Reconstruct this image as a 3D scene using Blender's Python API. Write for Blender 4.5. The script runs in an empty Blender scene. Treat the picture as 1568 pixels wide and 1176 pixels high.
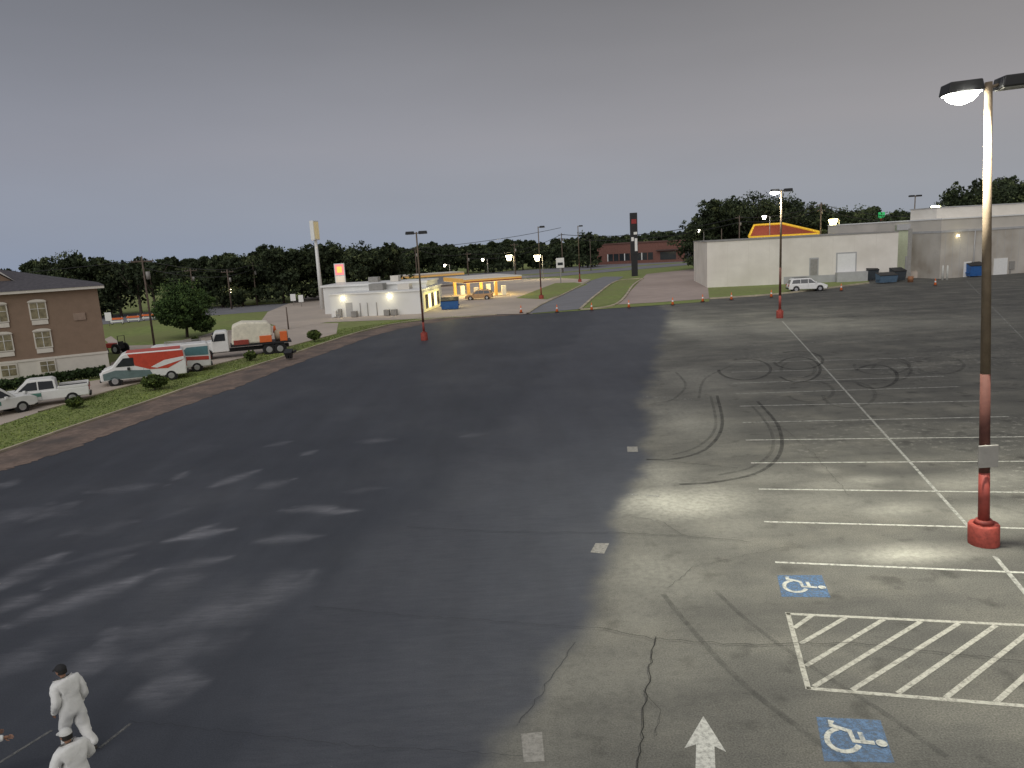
import bpy, math, random
import numpy as np
from mathutils import Matrix, Vector, Euler
random.seed(4); rng=np.random.default_rng(4)
S=bpy.context.scene
S.view_settings.view_transform='Standard'; S.view_settings.look='None'; S.view_settings.exposure=0
W,HH,F=1568.,1176.,1130.
CH=9.2
PITCH=math.atan(213/F); ROLL=0.055
CM=Matrix.Rotation(math.pi/2-PITCH,3,'X')@Matrix.Rotation(-ROLL,3,'Z')
cd=bpy.data.cameras.new("camera"); cam=bpy.data.objects.new("camera",cd); S.collection.objects.link(cam)
cam.matrix_world=Matrix.Translation((0,0,CH))@CM.to_4x4()
cd.sensor_width=36; cd.lens=36*F/W; cd.clip_end=5000; cd.clip_start=.1
S.camera=cam
def ray(u,v): return CM@Vector(((u-W/2)/F,(HH/2-v)/F,-1))
def g(u,v,z=0.):
    d=ray(u,v); t=(z-CH)/d.z
    return Vector((d.x*t,d.y*t,z))
def hz(u,v,base):
    d=ray(u,v); return CH+d.z*math.hypot(base.x,base.y)/math.hypot(d.x,d.y)
# ---------------- materials
def N(nt,t,**k):
    n=nt.nodes.new(t)
    for a,b in k.items(): setattr(n,a,b)
    return n
def mat(name,col,rough=.7,var=.15,scale=3.,metal=0.,emis=None,es=0.,bump=0.,col2=None,spec=.4,big=None):
    m=bpy.data.materials.new(name); m.use_nodes=True; nt=m.node_tree; b=nt.nodes['Principled BSDF']
    b.inputs['Roughness'].default_value=rough; b.inputs['Metallic'].default_value=metal
    b.inputs['Specular IOR Level'].default_value=spec
    tc=N(nt,'ShaderNodeTexCoord'); no=N(nt,'ShaderNodeTexNoise'); no.inputs['Scale'].default_value=scale; no.inputs['Detail'].default_value=6; no.inputs['Roughness'].default_value=.65
    nt.links.new(tc.outputs['Object'],no.inputs['Vector'])
    cr=N(nt,'ShaderNodeValToRGB'); cr.color_ramp.elements[0].position=.3; cr.color_ramp.elements[1].position=.7
    c2=col2 or [c*(1+var) for c in col]; c1=col if col2 else [c*(1-var) for c in col]
    cr.color_ramp.elements[0].color=(*c1,1); cr.color_ramp.elements[1].color=(*[min(c,1) for c in c2],1)
    nt.links.new(no.outputs['Fac'],cr.inputs['Fac'])
    out=cr.outputs['Color']
    if big:
        n2=N(nt,'ShaderNodeTexNoise'); n2.inputs['Scale'].default_value=big[0]; n2.inputs['Detail'].default_value=5
        nt.links.new(tc.outputs['Object'],n2.inputs['Vector'])
        mr=N(nt,'ShaderNodeMapRange'); mr.inputs[1].default_value=.4; mr.inputs[2].default_value=.68
        nt.links.new(n2.outputs['Fac'],mr.inputs[0])
        mx=N(nt,'ShaderNodeMix',data_type='RGBA'); nt.links.new(mr.outputs[0],mx.inputs[0]); nt.links.new(out,mx.inputs[6]); mx.inputs[7].default_value=(*big[1],1)
        out=mx.outputs[2]
    nt.links.new(out,b.inputs['Base Color'])
    if emis: b.inputs['Emission Color'].default_value=(*emis,1); b.inputs['Emission Strength'].default_value=es
    if bump:
        bp=N(nt,'ShaderNodeBump'); bp.inputs['Strength'].default_value=bump; bp.inputs['Distance'].default_value=.02
        nt.links.new(no.outputs['Fac'],bp.inputs['Height']); nt.links.new(bp.outputs[0],b.inputs['Normal'])
    return m
def worn(name,col,lo=.35,hi=.5,scale=6.,amax=1.,amin=0.):
    m=mat(name,col,.7,.12,8.); nt=m.node_tree; b=nt.nodes['Principled BSDF']
    ge=N(nt,'ShaderNodeNewGeometry'); no=N(nt,'ShaderNodeTexNoise'); no.inputs['Scale'].default_value=scale; no.inputs['Detail'].default_value=8; no.inputs['Roughness'].default_value=.75
    nt.links.new(ge.outputs['Position'],no.inputs['Vector'])
    mr=N(nt,'ShaderNodeMapRange'); mr.inputs[1].default_value=lo; mr.inputs[2].default_value=hi; mr.inputs[3].default_value=amin; mr.inputs[4].default_value=amax
    nt.links.new(no.outputs['Fac'],mr.inputs[0]); nt.links.new(mr.outputs[0],b.inputs['Alpha'])
    return m
WHITE=mat('white_paint',(.78,.78,.76),.45,.05)
WALLW=mat('white_wall',(.78,.74,.67),.8,.05,.6,big=(.25,(.68,.64,.57)))
WALLS=mat('store_white_wall',(.78,.78,.76),.8,.05,.6,big=(.3,(.70,.70,.67)))
WALLG=mat('grey_wall',(.42,.42,.42),.85,.12,.8)
CREAM=mat('cream_stucco',(.68,.64,.57),.9,.06,1.5)
BROWN=mat('tan_brown_stucco',(.255,.18,.13),.9,.08,1.5)
ROOF=mat('roof_shingle',(.085,.08,.09),.95,.3,4.)
BLACK=mat('black_metal',(.02,.02,.022),.5,.1)
RUBBER=mat('rubber',(.018,.018,.018),.85,.2)
CHROME=mat('wheel_metal',(.5,.5,.52),.35,.1,metal=.7)
GLASS=mat('window_glass',(.025,.03,.035),.12,.2,spec=.7)
GLASSL=mat('hotel_window_glass',(.24,.21,.13),.25,.5,2.5,spec=.6)
RED=mat('red_paint',(.30,.055,.04),.7,.35,7.)
REDP=mat('rusty_red_pole',(.24,.045,.035),.6,.3,2.)
MAROON=mat('maroon_pole',(.095,.04,.033),.75,.3,2.,spec=.2)
POLEG=mat('pole_bronze',(.15,.115,.08),.6,.25,2.,spec=.25)
POLEL=mat('pole_grey',(.28,.27,.25),.5,.15)
WOOD=mat('weathered_wood',(.13,.10,.08),.9,.25,4.)
CONC=mat('concrete',(.50,.43,.365),.9,.1,.5,big=(.08,(.41,.355,.305)),bump=.1)
CONCP=mat('pink_concrete',(.42,.34,.30),.9,.1,.4,big=(.06,(.34,.275,.24)))
ROADM=mat('road_asphalt',(.21,.21,.225),.85,.12,.3)
DIRT=mat('dirt',(.21,.155,.125),.95,.35,2.5,big=(.5,(.11,.09,.08)),bump=.5)
KERB=mat('kerb_concrete',(.52,.46,.33),.9,.2,1.5,big=(.3,(.32,.28,.22)))
GRASS=mat('grass',(.15,.20,.055),.95,.3,1.2,col2=(.28,.33,.10),big=(.09,(.21,.225,.085)),bump=.6)
BARK=mat('bark',(.07,.055,.045),.95,.3,6.)
BRICK=mat('red_brick',(.18,.085,.068),.9,.2,2.)
BLUE=mat('blue_bin',(.03,.12,.35),.5,.15)
ORANGE=mat('orange_plastic',(.75,.16,.04),.5,.08)
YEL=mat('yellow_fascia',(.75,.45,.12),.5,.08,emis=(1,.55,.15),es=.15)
def emm(n,c,s): return mat(n,c,.5,.0,emis=c,es=s)
LAMPW=emm('lamp_lens_lit',(1,1,.88),60); WARM=emm('warm_lit',(1,.85,.5),12); UNDER=emm('canopy_soffit_lit',(1,.85,.45),1.8); YWALL=mat('glowing_store_wall',(.8,.74,.38),.6,.1,emis=(1,.85,.4),es=.4)
# ---------------- mesh helpers
def mesh(name,vs,fs,m=None,parent=None,smooth=False):
    me=bpy.data.meshes.new(name); me.from_pydata([tuple(v) for v in vs],[],fs); me.update()
    o=bpy.data.objects.new(name,me); S.collection.objects.link(o)
    if m: me.materials.append(m)
    if smooth: me.polygons.foreach_set('use_smooth',[True]*len(me.polygons))
    if parent: o.parent=parent
    return o
def empty(name,loc,rz=0,sc=1):
    e=bpy.data.objects.new(name,None); S.collection.objects.link(e); e.location=loc; e.rotation_euler=(0,0,rz); e.scale=(sc,)*3
    e.empty_display_size=.1
    return e
BF=[(0,3,2,1),(4,5,6,7),(0,1,5,4),(1,2,6,5),(2,3,7,6),(3,0,4,7)]
def box(p,name,x0,x1,y0,y1,z0,z1,m,bev=0):
    o=mesh(name,[(x0,y0,z0),(x1,y0,z0),(x1,y1,z0),(x0,y1,z0),(x0,y0,z1),(x1,y0,z1),(x1,y1,z1),(x0,y1,z1)],BF,m,p)
    if bev: b=o.modifiers.new('b','BEVEL'); b.width=bev; b.segments=2
    return o
def tube(p,name,pts,rads,m,n=12,caps=True,smooth=True):
    vs=[];fs=[]
    pts=[Vector(q) for q in pts]
    for i,q in enumerate(pts):
        d=(pts[min(i+1,len(pts)-1)]-pts[max(i-1,0)]).normalized()
        a=d.cross(Vector((0,0,1)) if abs(d.z)<.95 else Vector((1,0,0))).normalized(); b=d.cross(a)
        for k in range(n):
            t=2*math.pi*k/n; vs.append(q+(a*math.cos(t)+b*math.sin(t))*rads[i])
    for i in range(len(pts)-1):
        for k in range(n): fs.append((i*n+k,i*n+(k+1)%n,(i+1)*n+(k+1)%n,(i+1)*n+k))
    if caps: fs.append(tuple(range(n))[::-1]); fs.append(tuple((len(pts)-1)*n+k for k in range(n)))
    o=mesh(name,vs,fs,m,p)
    if smooth: o.data.polygons.foreach_set('use_smooth',[len(f)==4 for f in fs])
    return o
def prism(p,name,prof,y0,y1,m,axis='y',bev=0,inset=0,topz=None):
    n=len(prof); vs=[]
    for s,y in ((0,y0),(1,y1)):
        for (x,z) in prof:
            yy=y
            if inset and topz and z>topz[0]: yy=y+(inset if s==0 else -inset)*(z-topz[0])/(topz[1]-topz[0])
            vs.append((x,yy,z))
    fs=[tuple(range(n)),tuple(range(2*n-1,n-1,-1))]+[(i,i+n,(i+1)%n+n,(i+1)%n) for i in range(n)]
    o=mesh(name,vs,fs,m,p)
    if bev: b=o.modifiers.new('b','BEVEL'); b.width=bev; b.segments=2; b.limit_method='ANGLE'
    return o
def sheet(name,pix,z,m):
    pts=[g(*q) for q in pix]
    return mesh(name,[(p.x,p.y,z) for p in pts],[tuple(range(len(pts)))],m)
def ribbon(pts,w,z,vs,fs,w2=None):
    pts=[Vector((p[0],p[1],0)) for p in pts]; b=len(vs)
    for i,q in enumerate(pts):
        d=(pts[min(i+1,len(pts)-1)]-pts[max(i-1,0)]).normalized(); nn=Vector((-d.y,d.x,0))
        ww=w if w2 is None else w+(w2-w)*i/(len(pts)-1)
        vs.append((*(q+nn*ww/2).xy,z)); vs.append((*(q-nn*ww/2).xy,z))
    for i in range(len(pts)-1): fs.append((b+2*i,b+2*i+1,b+2*i+3,b+2*i+2))
def smoothp(pts,k=8):
    out=[]; P=[Vector(p) for p in pts]
    for i in range(len(P)-1):
        p0=P[max(i-1,0)];p1=P[i];p2=P[i+1];p3=P[min(i+2,len(P)-1)]
        for j in range(k):
            t=j/k; out.append(.5*((2*p1)+(p2-p0)*t+(2*p0-5*p1+4*p2-p3)*t*t+(3*p1-p0-3*p2+p3)*t**3))
    out.append(P[-1]); return out
# ---------------- world / light
wd=bpy.data.worlds.new("World"); S.world=wd; wd.use_nodes=True; nt=wd.node_tree; bg=nt.nodes['Background']
sky=N(nt,'ShaderNodeTexSky'); sky.sky_type='NISHITA'; sky.sun_disc=False; sky.sun_elevation=math.radians(6); sky.sun_rotation=math.radians(150)
mul=N(nt,'ShaderNodeMix',data_type='RGBA',blend_type='MULTIPLY'); mul.inputs[0].default_value=1; nt.links.new(sky.outputs[0],mul.inputs[6]); mul.inputs[7].default_value=(.5,.5,.5,1)
tc=N(nt,'ShaderNodeTexCoord'); sp=N(nt,'ShaderNodeSeparateXYZ'); nt.links.new(tc.outputs['Generated'],sp.inputs[0])
cr=N(nt,'ShaderNodeValToRGB')
def setr(cr,l):
    e=cr.color_ramp.elements
    while len(e)>len(l): e.remove(e[-1])
    for i,(p,c) in enumerate(l):
        if i>=len(e): e.new(p)
        e[i].position=p; e[i].color=(*c,1)
setr(cr,[(0,(.30,.34,.415)),(.05,(.31,.33,.385)),(.13,(.31,.305,.335)),(.22,(.255,.25,.268)),(.30,(.195,.191,.202)),(1,(.28,.28,.30))])
ns=N(nt,'ShaderNodeTexNoise'); ns.inputs['Scale'].default_value=1.6; ns.inputs['Detail'].default_value=4
mp=N(nt,'ShaderNodeMapping'); mp.inputs['Scale'].default_value=(1,1,4); nt.links.new(tc.outputs['Generated'],mp.inputs[0]); nt.links.new(mp.outputs[0],ns.inputs['Vector'])
nt.links.new(sp.outputs['Z'],cr.inputs['Fac'])
nm=N(nt,'ShaderNodeMapRange'); nm.inputs[1].default_value=.3; nm.inputs[2].default_value=.7; nm.inputs[3].default_value=9.5; nm.inputs[4].default_value=10.7; nt.links.new(ns.outputs['Fac'],nm.inputs[0])
vm=N(nt,'ShaderNodeVectorMath',operation='SCALE'); nt.links.new(cr.outputs[0],vm.inputs[0]); nt.links.new(nm.outputs[0],vm.inputs['Scale'])
tint=N(nt,'ShaderNodeMapRange'); tint.inputs[1].default_value=-.6; tint.inputs[2].default_value=.6; nt.links.new(sp.outputs['X'],tint.inputs[0])
tcx=N(nt,'ShaderNodeMix',data_type='RGBA'); nt.links.new(tint.outputs[0],tcx.inputs[0]); tcx.inputs[6].default_value=(.91,.96,1.05,1); tcx.inputs[7].default_value=(1.07,1.04,.98,1)
m2=N(nt,'ShaderNodeMix',data_type='RGBA',blend_type='MULTIPLY'); m2.inputs[0].default_value=1; nt.links.new(vm.outputs[0],m2.inputs[6]); nt.links.new(tcx.outputs[2],m2.inputs[7])
mx=N(nt,'ShaderNodeMix',data_type='RGBA'); mx.inputs[0].default_value=.93; nt.links.new(mul.outputs[2],mx.inputs[6]); nt.links.new(m2.outputs[2],mx.inputs[7])
nt.links.new(mx.outputs[2],bg.inputs[0]); bg.inputs[1].default_value=.1
sd=bpy.data.lights.new('sun','SUN'); sd.energy=1.5; sd.angle=math.radians(70); sd.color=(1,.97,.94)
so=bpy.data.objects.new('sun',sd); S.collection.objects.link(so)
so.rotation_euler=(math.radians(52),0,math.radians(-25))
def light(name,loc,p,col=(1,.93,.75),r=.15,spot=None,parent=None):
    l=bpy.data.lights.new(name,'SPOT' if spot else 'POINT'); l.energy=p; l.color=col; l.shadow_soft_size=r
    if spot: l.spot_size=math.radians(spot); l.spot_blend=.8
    o=bpy.data.objects.new(name,l); S.collection.objects.link(o); o.location=loc
    if parent: o.parent=parent
    return o
# ---------------- parking lot surface with paint-state attributes
xs=np.arange(-62,112,.2); ys=np.concatenate([np.geomspace(5,60,380),np.linspace(60.5,126,130)])
X,Y=np.meshgrid(xs,ys); nx,ny=len(xs),len(ys); Xf=X.ravel(); Yf=Y.ravel()
def vnoise(x,y,sc,seed):
    r=np.random.default_rng(seed).random((256,256)); x=x*sc+1000; y=y*sc+1000
    xi=np.floor(x).astype(int); yi=np.floor(y).astype(int); fx=x-xi; fy=y-yi; fx=fx*fx*(3-2*fx); fy=fy*fy*(3-2*fy)
    a=r[xi%256,yi%256];b=r[(xi+1)%256,yi%256];c=r[xi%256,(yi+1)%256];d=r[(xi+1)%256,(yi+1)%256]
    return (a*(1-fx)+b*fx)*(1-fy)+(c*(1-fx)+d*fx)*fy
def fbm(x,y,sc,seed): return sum(vnoise(x,y,sc*2**i,seed+i)/2**i for i in range(4))/1.875
def edgecurve(pix):
    bp=sorted([(g(*q).y,g(*q).x) for q in pix]); return np.interp(Yf,[b[0] for b in bp],[b[1] for b in bp])
xb=edgecurve([(1027,476),(1012,520),(1000,560),(988,610),(985,660),(980,710),(955,770),(945,810),(930,870),(912,940),(880,985),(840,1030),(800,1090),(780,1140),(765,1176),(740,1300)])
nz=fbm(Xf,Yf,.5,3)-.5
def sst(a,b,x): t=np.clip((x-a)/(b-a),0,1); return t*t*(3-2*t)
wdt=.3+Yf*.007
seal=sst(-wdt,wdt,xb-Xf+nz*1.5)
def seg(pixa,pixb,w):
    a=g(*pixa);b=g(*pixb); dx,dy=b.x-a.x,b.y-a.y; L=dx*dx+dy*dy+1e-6
    t=np.clip(((Xf-a.x)*dx+(Yf-a.y)*dy)/L,0,1)
    ww=w*(.35+1.0*np.sin(np.pi*np.clip(t*.9+.08,0,1)))
    wob=(fbm(Xf,Yf,.9,19)-.5)*w*2.
    d=np.hypot(Xf-a.x-t*dx+wob,Yf-a.y-t*dy+wob); return np.exp(-(d/ww)**2)
streak=np.zeros_like(Xf)
for (a,b,w,s) in [((20,955),(235,875),.28,1.),((235,875),(345,855),.2,.6),((130,1030),(165,980),.3,.65),((165,980),(180,960),.2,.4),((0,900),(90,850),.3,.9),((0,935),(60,905),.25,.7),((270,955),(480,885),.6,.5),((215,1062),(310,1045),.3,.6),((180,985),(260,960),.4,.4),
  ((400,828),(485,822),.2,.6),((440,780),(545,782),.2,.9),((455,775),(520,777),.12,.7),((265,826),(352,812),.2,1.),((290,815),(330,803),.12,.8),((50,795),(115,770),.5,.5),((0,800),(60,775),.5,.5),((140,752),(250,745),.3,.45),((325,745),(395,720),.2,.65),((395,748),(445,735),.25,.6),((265,735),(290,720),.15,.8),
  ((550,676),(605,672),.22,.4),((410,683),(448,675),.2,.5),((465,697),(482,690),.15,.6),((0,742),(35,738),.3,.8),((240,795),(300,775),.2,.35),((710,668),(745,664),.2,.3),((0,1030),(60,995),.35,.5),((300,1000),(380,970),.3,.35),((290,688),(330,683),.3,.2),((530,752),(590,748),.2,.25),((200,1010),(330,990),.5,.4),((330,940),(430,920),.35,.45),((100,820),(200,800),.4,.3),((230,900),(320,880),.4,.35),((380,905),(470,880),.5,.4),((60,900),(200,850),.3,.4),((110,860),(230,830),.2,.35),((30,1000),(140,960),.3,.35)]:
    streak=np.maximum(streak,seg(a,b,w*1.5)*s*(.15+1.15*fbm(Xf,Yf,1.3,11)))
def blob(px,rx,ry,ang=0):
    p=g(*px); c,s=math.cos(ang),math.sin(ang); dx=Xf-p.x;dy=Yf-p.y
    return np.exp(-(((dx*c+dy*s)/rx)**2+((-dx*s+dy*c)/ry)**2))
xc=edgecurve([(330,1176),(340,1050),(470,920),(600,800),(770,650),(840,560),(900,490)])
coat=sst(-1.,1.5,Xf-xc+nz*3)*(.10+.16*fbm(Xf,Yf,.09,61))+.08*fbm(Xf,Yf,.15,65)
streak=np.maximum(streak,coat*.6)
streak=np.maximum(streak,.22*blob((180,930),5,3)*fbm(Xf,Yf,.7,91)); streak=np.maximum(streak,.22*blob((120,790),7,5)*fbm(Xf,Yf,.5,95))
dust=np.zeros_like(Xf)
for px,rx,ry,s in [((1035,768),2.4,1.7,1.2),((1010,735),1.5,3,.5),((1100,800),2,2,.35),((1230,770),3,1.5,.3),((1390,848),1.6,.6,.9),((1300,850),2,.7,.35),((1000,880),1.6,2.,.4),((970,930),.8,2,.3),((1380,780),1.6,.7,.5),((1480,740),2,1,.4),((1280,745),1.5,.8,.4),((1265,720),.5,.5,.4),((1150,730),3,1.,.3),((1050,500),3,12,.45),((1040,640),2.5,5,.45),((1250,500),10,5,.25),((1420,495),12,4,.2),((1540,730),1.5,1,.4),((1060,580),3,6,.35),((1520,790),1.5,1,.4),((1330,735),1,.5,.5)]:
    dust=np.maximum(dust,s*blob(px,rx,ry)*(.45+.75*fbm(Xf,Yf,.8,31)))
edge=np.exp(-np.maximum(Xf-xb,0)/5.)*.32*fbm(Xf,Yf,.35,41); dust=np.maximum(dust,edge)
fleck=sst(0,2,Xf-xb-5)*sst(70,45,Yf)*sst(19,24,Yf)*sst(.40,.62,fbm(Xf,Yf,.16,55))
vs=np.stack([Xf,Yf,np.zeros_like(Xf)],1)
idx=np.arange(nx*ny).reshape(ny,nx); fq=np.stack([idx[:-1,:-1],idx[:-1,1:],idx[1:,1:],idx[1:,:-1]],-1).reshape(-1,4)
me=bpy.data.meshes.new('parking_lot'); me.from_pydata(vs.tolist(),[],fq.tolist()); me.update()
lot=bpy.data.objects.new('parking_lot',me); S.collection.objects.link(lot)
for nme,arr in (('seal',seal),('streak',streak),('dust',dust),('fleck',fleck)):
    a=me.attributes.new(nme,'FLOAT','POINT'); a.data.foreach_set('value',np.clip(arr,0,1).astype(np.float32))
m=bpy.data.materials.new('asphalt_lot'); m.use_nodes=True; nt=m.node_tree; b=nt.nodes['Principled BSDF']; ge=N(nt,'ShaderNodeNewGeometry')
def noi(sc,det=6,ro=.6,st=None,rot=14):
    n=N(nt,'ShaderNodeTexNoise'); n.inputs['Scale'].default_value=sc; n.inputs['Detail'].default_value=det; n.inputs['Roughness'].default_value=ro
    if st:
        mp=N(nt,'ShaderNodeMapping'); mp.inputs['Scale'].default_value=st; mp.inputs['Rotation'].default_value=(0,0,math.radians(rot)); nt.links.new(ge.outputs['Position'],mp.inputs[0]); nt.links.new(mp.outputs[0],n.inputs['Vector'])
    else: nt.links.new(ge.outputs['Position'],n.inputs['Vector'])
    return n.outputs['Fac']
def ramp(fac,l): c=N(nt,'ShaderNodeValToRGB'); setr(c,l); nt.links.new(fac,c.inputs[0]); return c.outputs[0]
def mixc(fac,a,bb,bt='MIX'):
    x=N(nt,'ShaderNodeMix',data_type='RGBA',blend_type=bt)
    for i,q in ((0,fac),(6,a),(7,bb)):
        if hasattr(q,'links'): nt.links.new(q,x.inputs[i])
        else: x.inputs[i].default_value=q if i==0 else (*q,1)
    return x.outputs[2]
def att(n): a=N(nt,'ShaderNodeAttribute'); a.attribute_name=n; return a.outputs['Fac']
def math_(op,a,bb):
    x=N(nt,'ShaderNodeMath',operation=op)
    for i,q in enumerate((a,bb)):
        if hasattr(q,'links'): nt.links.new(q,x.inputs[i])
        else: x.inputs[i].default_value=q
    return x.outputs[0]
old=ramp(noi(.35,5),[(.3,(.076,.075,.069)),(.5,(.100,.098,.088)),(.7,(.140,.135,.116))])
old=mixc(1.,old,ramp(noi(.5,4,.6,(.22,1.1,1)),[(.3,(.74,.74,.76)),(.7,(1.28,1.28,1.26))]),'MULTIPLY')
old=mixc(1.,old,ramp(noi(1.3,3,.5),[(.28,(.62,.62,.62)),(.42,(1,1,1))]),'MULTIPLY')
old=mixc(1.,old,ramp(noi(28,3,.7),[(.3,(.5,.5,.5)),(.7,(1.55,1.55,1.55))]),'MULTIPLY')
old=mixc(math_('MULTIPLY',att('fleck'),ramp(noi(2.6,10,.72),[(.54,(0,0,0)),(.66,(.55,)*3)])),old,(.40,.39,.34))
old=mixc(math_('MULTIPLY',att('dust'),ramp(noi(5,6,.75),[(.25,(.35,)*3),(.6,(1,)*3)])),old,(.50,.49,.42))
new=ramp(noi(.13,5,.65),[(.35,(.039,.044,.056)),(.52,(.048,.053,.065)),(.68,(.062,.067,.078))])
new=mixc(1.,new,ramp(noi(.6,5,.6,(1.2,.25,1)),[(.3,(.86,)*3),(.7,(1.14,)*3)]),'MULTIPLY')
new=mixc(1.,new,ramp(noi(30,2,.6),[(.3,(.8,)*3),(.7,(1.2,)*3)]),'MULTIPLY')
new=mixc(math_('MULTIPLY',att('streak'),ramp(noi(3.,10,.85,(.35,2.2,1),-20),[(.32,(.2,)*3),(.62,(1,)*3)])),new,(.26,.262,.285))
col=mixc(att('seal'),old,new); nt.links.new(col,b.inputs['Base Color'])
rr=N(nt,'ShaderNodeMapRange'); nt.links.new(att('seal'),rr.inputs[0]); rr.inputs[3].default_value=.85; rr.inputs[4].default_value=.6; nt.links.new(rr.outputs[0],b.inputs['Roughness'])
b.inputs['Specular IOR Level'].default_value=.3
bpn=N(nt,'ShaderNodeBump'); bpn.inputs['Strength'].default_value=.25; bpn.inputs['Distance'].default_value=.01; nt.links.new(noi(40,3),bpn.inputs['Height']); nt.links.new(bpn.outputs[0],b.inputs['Normal'])
me.materials.append(m)
# ---------------- ground sheets
mesh('ground',[(-2500,-200,-.06),(2500,-200,-.06),(2500,3500,-.06),(-2500,3500,-.06)],[(0,1,2,3)],GRASS)
asph=[(-60,745),(0,722),(60,704),(130,680),(210,648),(300,615),(370,590),(440,562),(520,533),(600,507),(700,489),(815,481)]
kerb=[(-60,713),(0,693),(110,655),(220,618),(330,580),(440,545),(540,512),(600,497),(660,489),(760,482)]
ap=smoothp([g(*q) for q in asph],14); rag=[Vector((p.x+random.gauss(0,.12),p.y+random.gauss(0,.12),0)) for p in ap]
kk=[g(*q) for q in ([(815,478)]+kerb[::-1])]
poly=rag+kk; mesh('dirt_strip',[(p.x,p.y,.012) for p in poly],[tuple(range(len(poly)))],DIRT)
sheet('grass_verge',kerb+[(815,478),(800,470),(640,470),(500,440),(300,432),(100,440),(-300,470),(-400,800)],.03,GRASS)
def kerbline(name,pix,hgt=.12,w=.1,k=6):
    vs=[];fs=[]; kp=smoothp([g(*q) for q in pix],k)
    for i,q in enumerate(kp):
        d=(kp[min(i+1,len(kp)-1)]-kp[max(i-1,0)]).normalized(); nn=Vector((-d.y,d.x,0))
        for s,z in ((w,0),(w,hgt),(-w,hgt),(-w,0)): vs.append((q.x+nn.x*s,q.y+nn.y*s,z))
    for i in range(len(kp)-1):
        for k_ in range(3): fs.append((i*4+k_,i*4+k_+1,i*4+5+k_,i*4+4+k_))
    mesh(name,vs,fs,KERB)
kerbline('kerb',kerb)
sheet('hotel_driveway',[(-80,680),(0,652),(60,632),(125,613),(190,594),(320,562),(440,532),(515,512),(518,495),(440,497),(330,508),(240,535),(170,556),(165,580),(0,606),(-80,625)],.045,CONC)
sheet('hotel_side_lot',[(160,520),(185,545),(315,525),(320,512),(250,528),(190,530),(170,515)],.05,CONC)
sheet('frontage_road',[(100,508),(160,497),(240,490),(500,470),(500,462),(330,470),(160,484),(100,490)],.055,ROADM)
sheet('gas_station_forecourt',[(440,505),(500,494),(640,489),(760,482),(815,481),(830,465),(905,428),(850,426),(640,432),(480,450),(410,478),(400,492)],.06,CONC)
sheet('entry_drive',[(808,481),(830,466),(868,448),(905,430),(925,424),(955,424),(945,430),(915,450),(888,474)],.075,ROADM)
sheet('far_field',[(815,481),(1086,462),(1086,452),(1500,395),(1600,380),(1000,390),(800,405),(640,432),(830,465)],.035,GRASS)
sheet('grass_verge.001',[(888,474),(915,450),(945,430),(985,426),(970,436),(945,464)],.07,GRASS)
sheet('side_drive',[(945,467),(975,436),(990,420),(1085,410),(1084,440),(1086,458),(1000,464)],.065,CONCP)
sheet('grass_verge.002',[(1086,457),(1200,449),(1330,433),(1330,424),(1083,436)],.06,GRASS)
sheet('grass_island',[(790,457),(838,459),(900,436),(880,433),(850,434)],.08,GRASS)
sheet('highway',[(560,447),(700,433),(860,423),(1000,411),(1090,403),(1200,394),(1090,393),(1000,400),(860,410),(700,421),(560,436)],.09,ROADM)
sheet('highway_median',[(700,429),(860,418.5),(1000,406.5),(1090,400),(1090,399),(1000,405),(860,417),(700,427.5)],.11,GRASS)
kerbline('kerb.001',[(888,475),(915,451),(945,431),(985,427)],.2,.18);kerbline('kerb.002',[(985,427),(970,437),(945,466),(888,475)],.2,.18)
kerbline('kerb.003',[(808,481),(830,467),(868,449),(903,431)],.2,.16);kerbline('kerb.004',[(1086,458),(1200,450),(1330,434)],.2,.16);kerbline('kerb.005',[(945,467),(1000,465),(1086,458)],.02,.3)
kerbline('kerb.006',[(60,632),(125,613),(190,594),(320,562),(440,532),(515,512)],.12,.08)
# ---------------- painted markings
LW2=worn('white_line',(.56,.56,.50),.30,.55,7.,.95,.1)
SL=[((1187,861),(1640,880)),((1170,799),(1640,811)),((1162,749),(1640,755)),((1150,709),(1640,706)),((1142,674),(1640,668)),((1137,647),(1545,638)),((1133,622),(1500,614)),((1127,603),(1470,592)),((1122,587),(1445,576)),((1120,570),(1420,562)),((1115,556),(1400,548))]
vs=[];fs=[]
for a,b_ in SL[:5]: ribbon([g(*a),g(*b_)],.10,.006,vs,fs)
mesh('parking_stall_lines',vs,fs,LW2)
vs=[];fs=[]
for a,b_ in SL[5:]: ribbon([g(*a),g(*b_)],.12,.006,vs,fs)
mesh('parking_stall_lines_far',vs,fs,worn('far_stall_line',(.46,.46,.42),.35,.60,4.,.9,.3))
vs=[];fs=[]
ribbon([g(1198,492),g(1486,810)],.11,.010,vs,fs); ribbon([g(1523,852),g(1600,945)],.12,.010,vs,fs)
mesh('lane_line',vs,fs,worn('lane_paint',(.45,.45,.41),.30,.60,5.,.85,.2))
vs=[];fs=[]
ribbon([g(1115,530),g(1180,528)],.11,.006,vs,fs); ribbon([g(1225,525),g(1380,520)],.11,.006,vs,fs); ribbon([g(1040,500),g(1150,498)],.11,.006,vs,fs)
ribbon([g(985,607),g(1060,612)],.12,.006,vs,fs); ribbon([g(960,757),g(1010,760)],.14,.006,vs,fs); ribbon([g(1480,430),g(1568,520)],.1,.007,vs,fs)
for i in range(9):
    v=470+i*5.; ribbon([g(1240+i*6,v),g(1560,v-6)],.1,.006,vs,fs)
mesh('faded_lot_lines',vs,fs,worn('faded_line',(.40,.40,.37),.44,.60,4.,.8))
vs=[];fs=[]
for a,b_ in [((1204,940),(1640,961)),((1235,1054),(1640,1087)),((1206,938),(1238,1056))]: ribbon([g(*a),g(*b_)],.11,.006,vs,fs)
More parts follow.
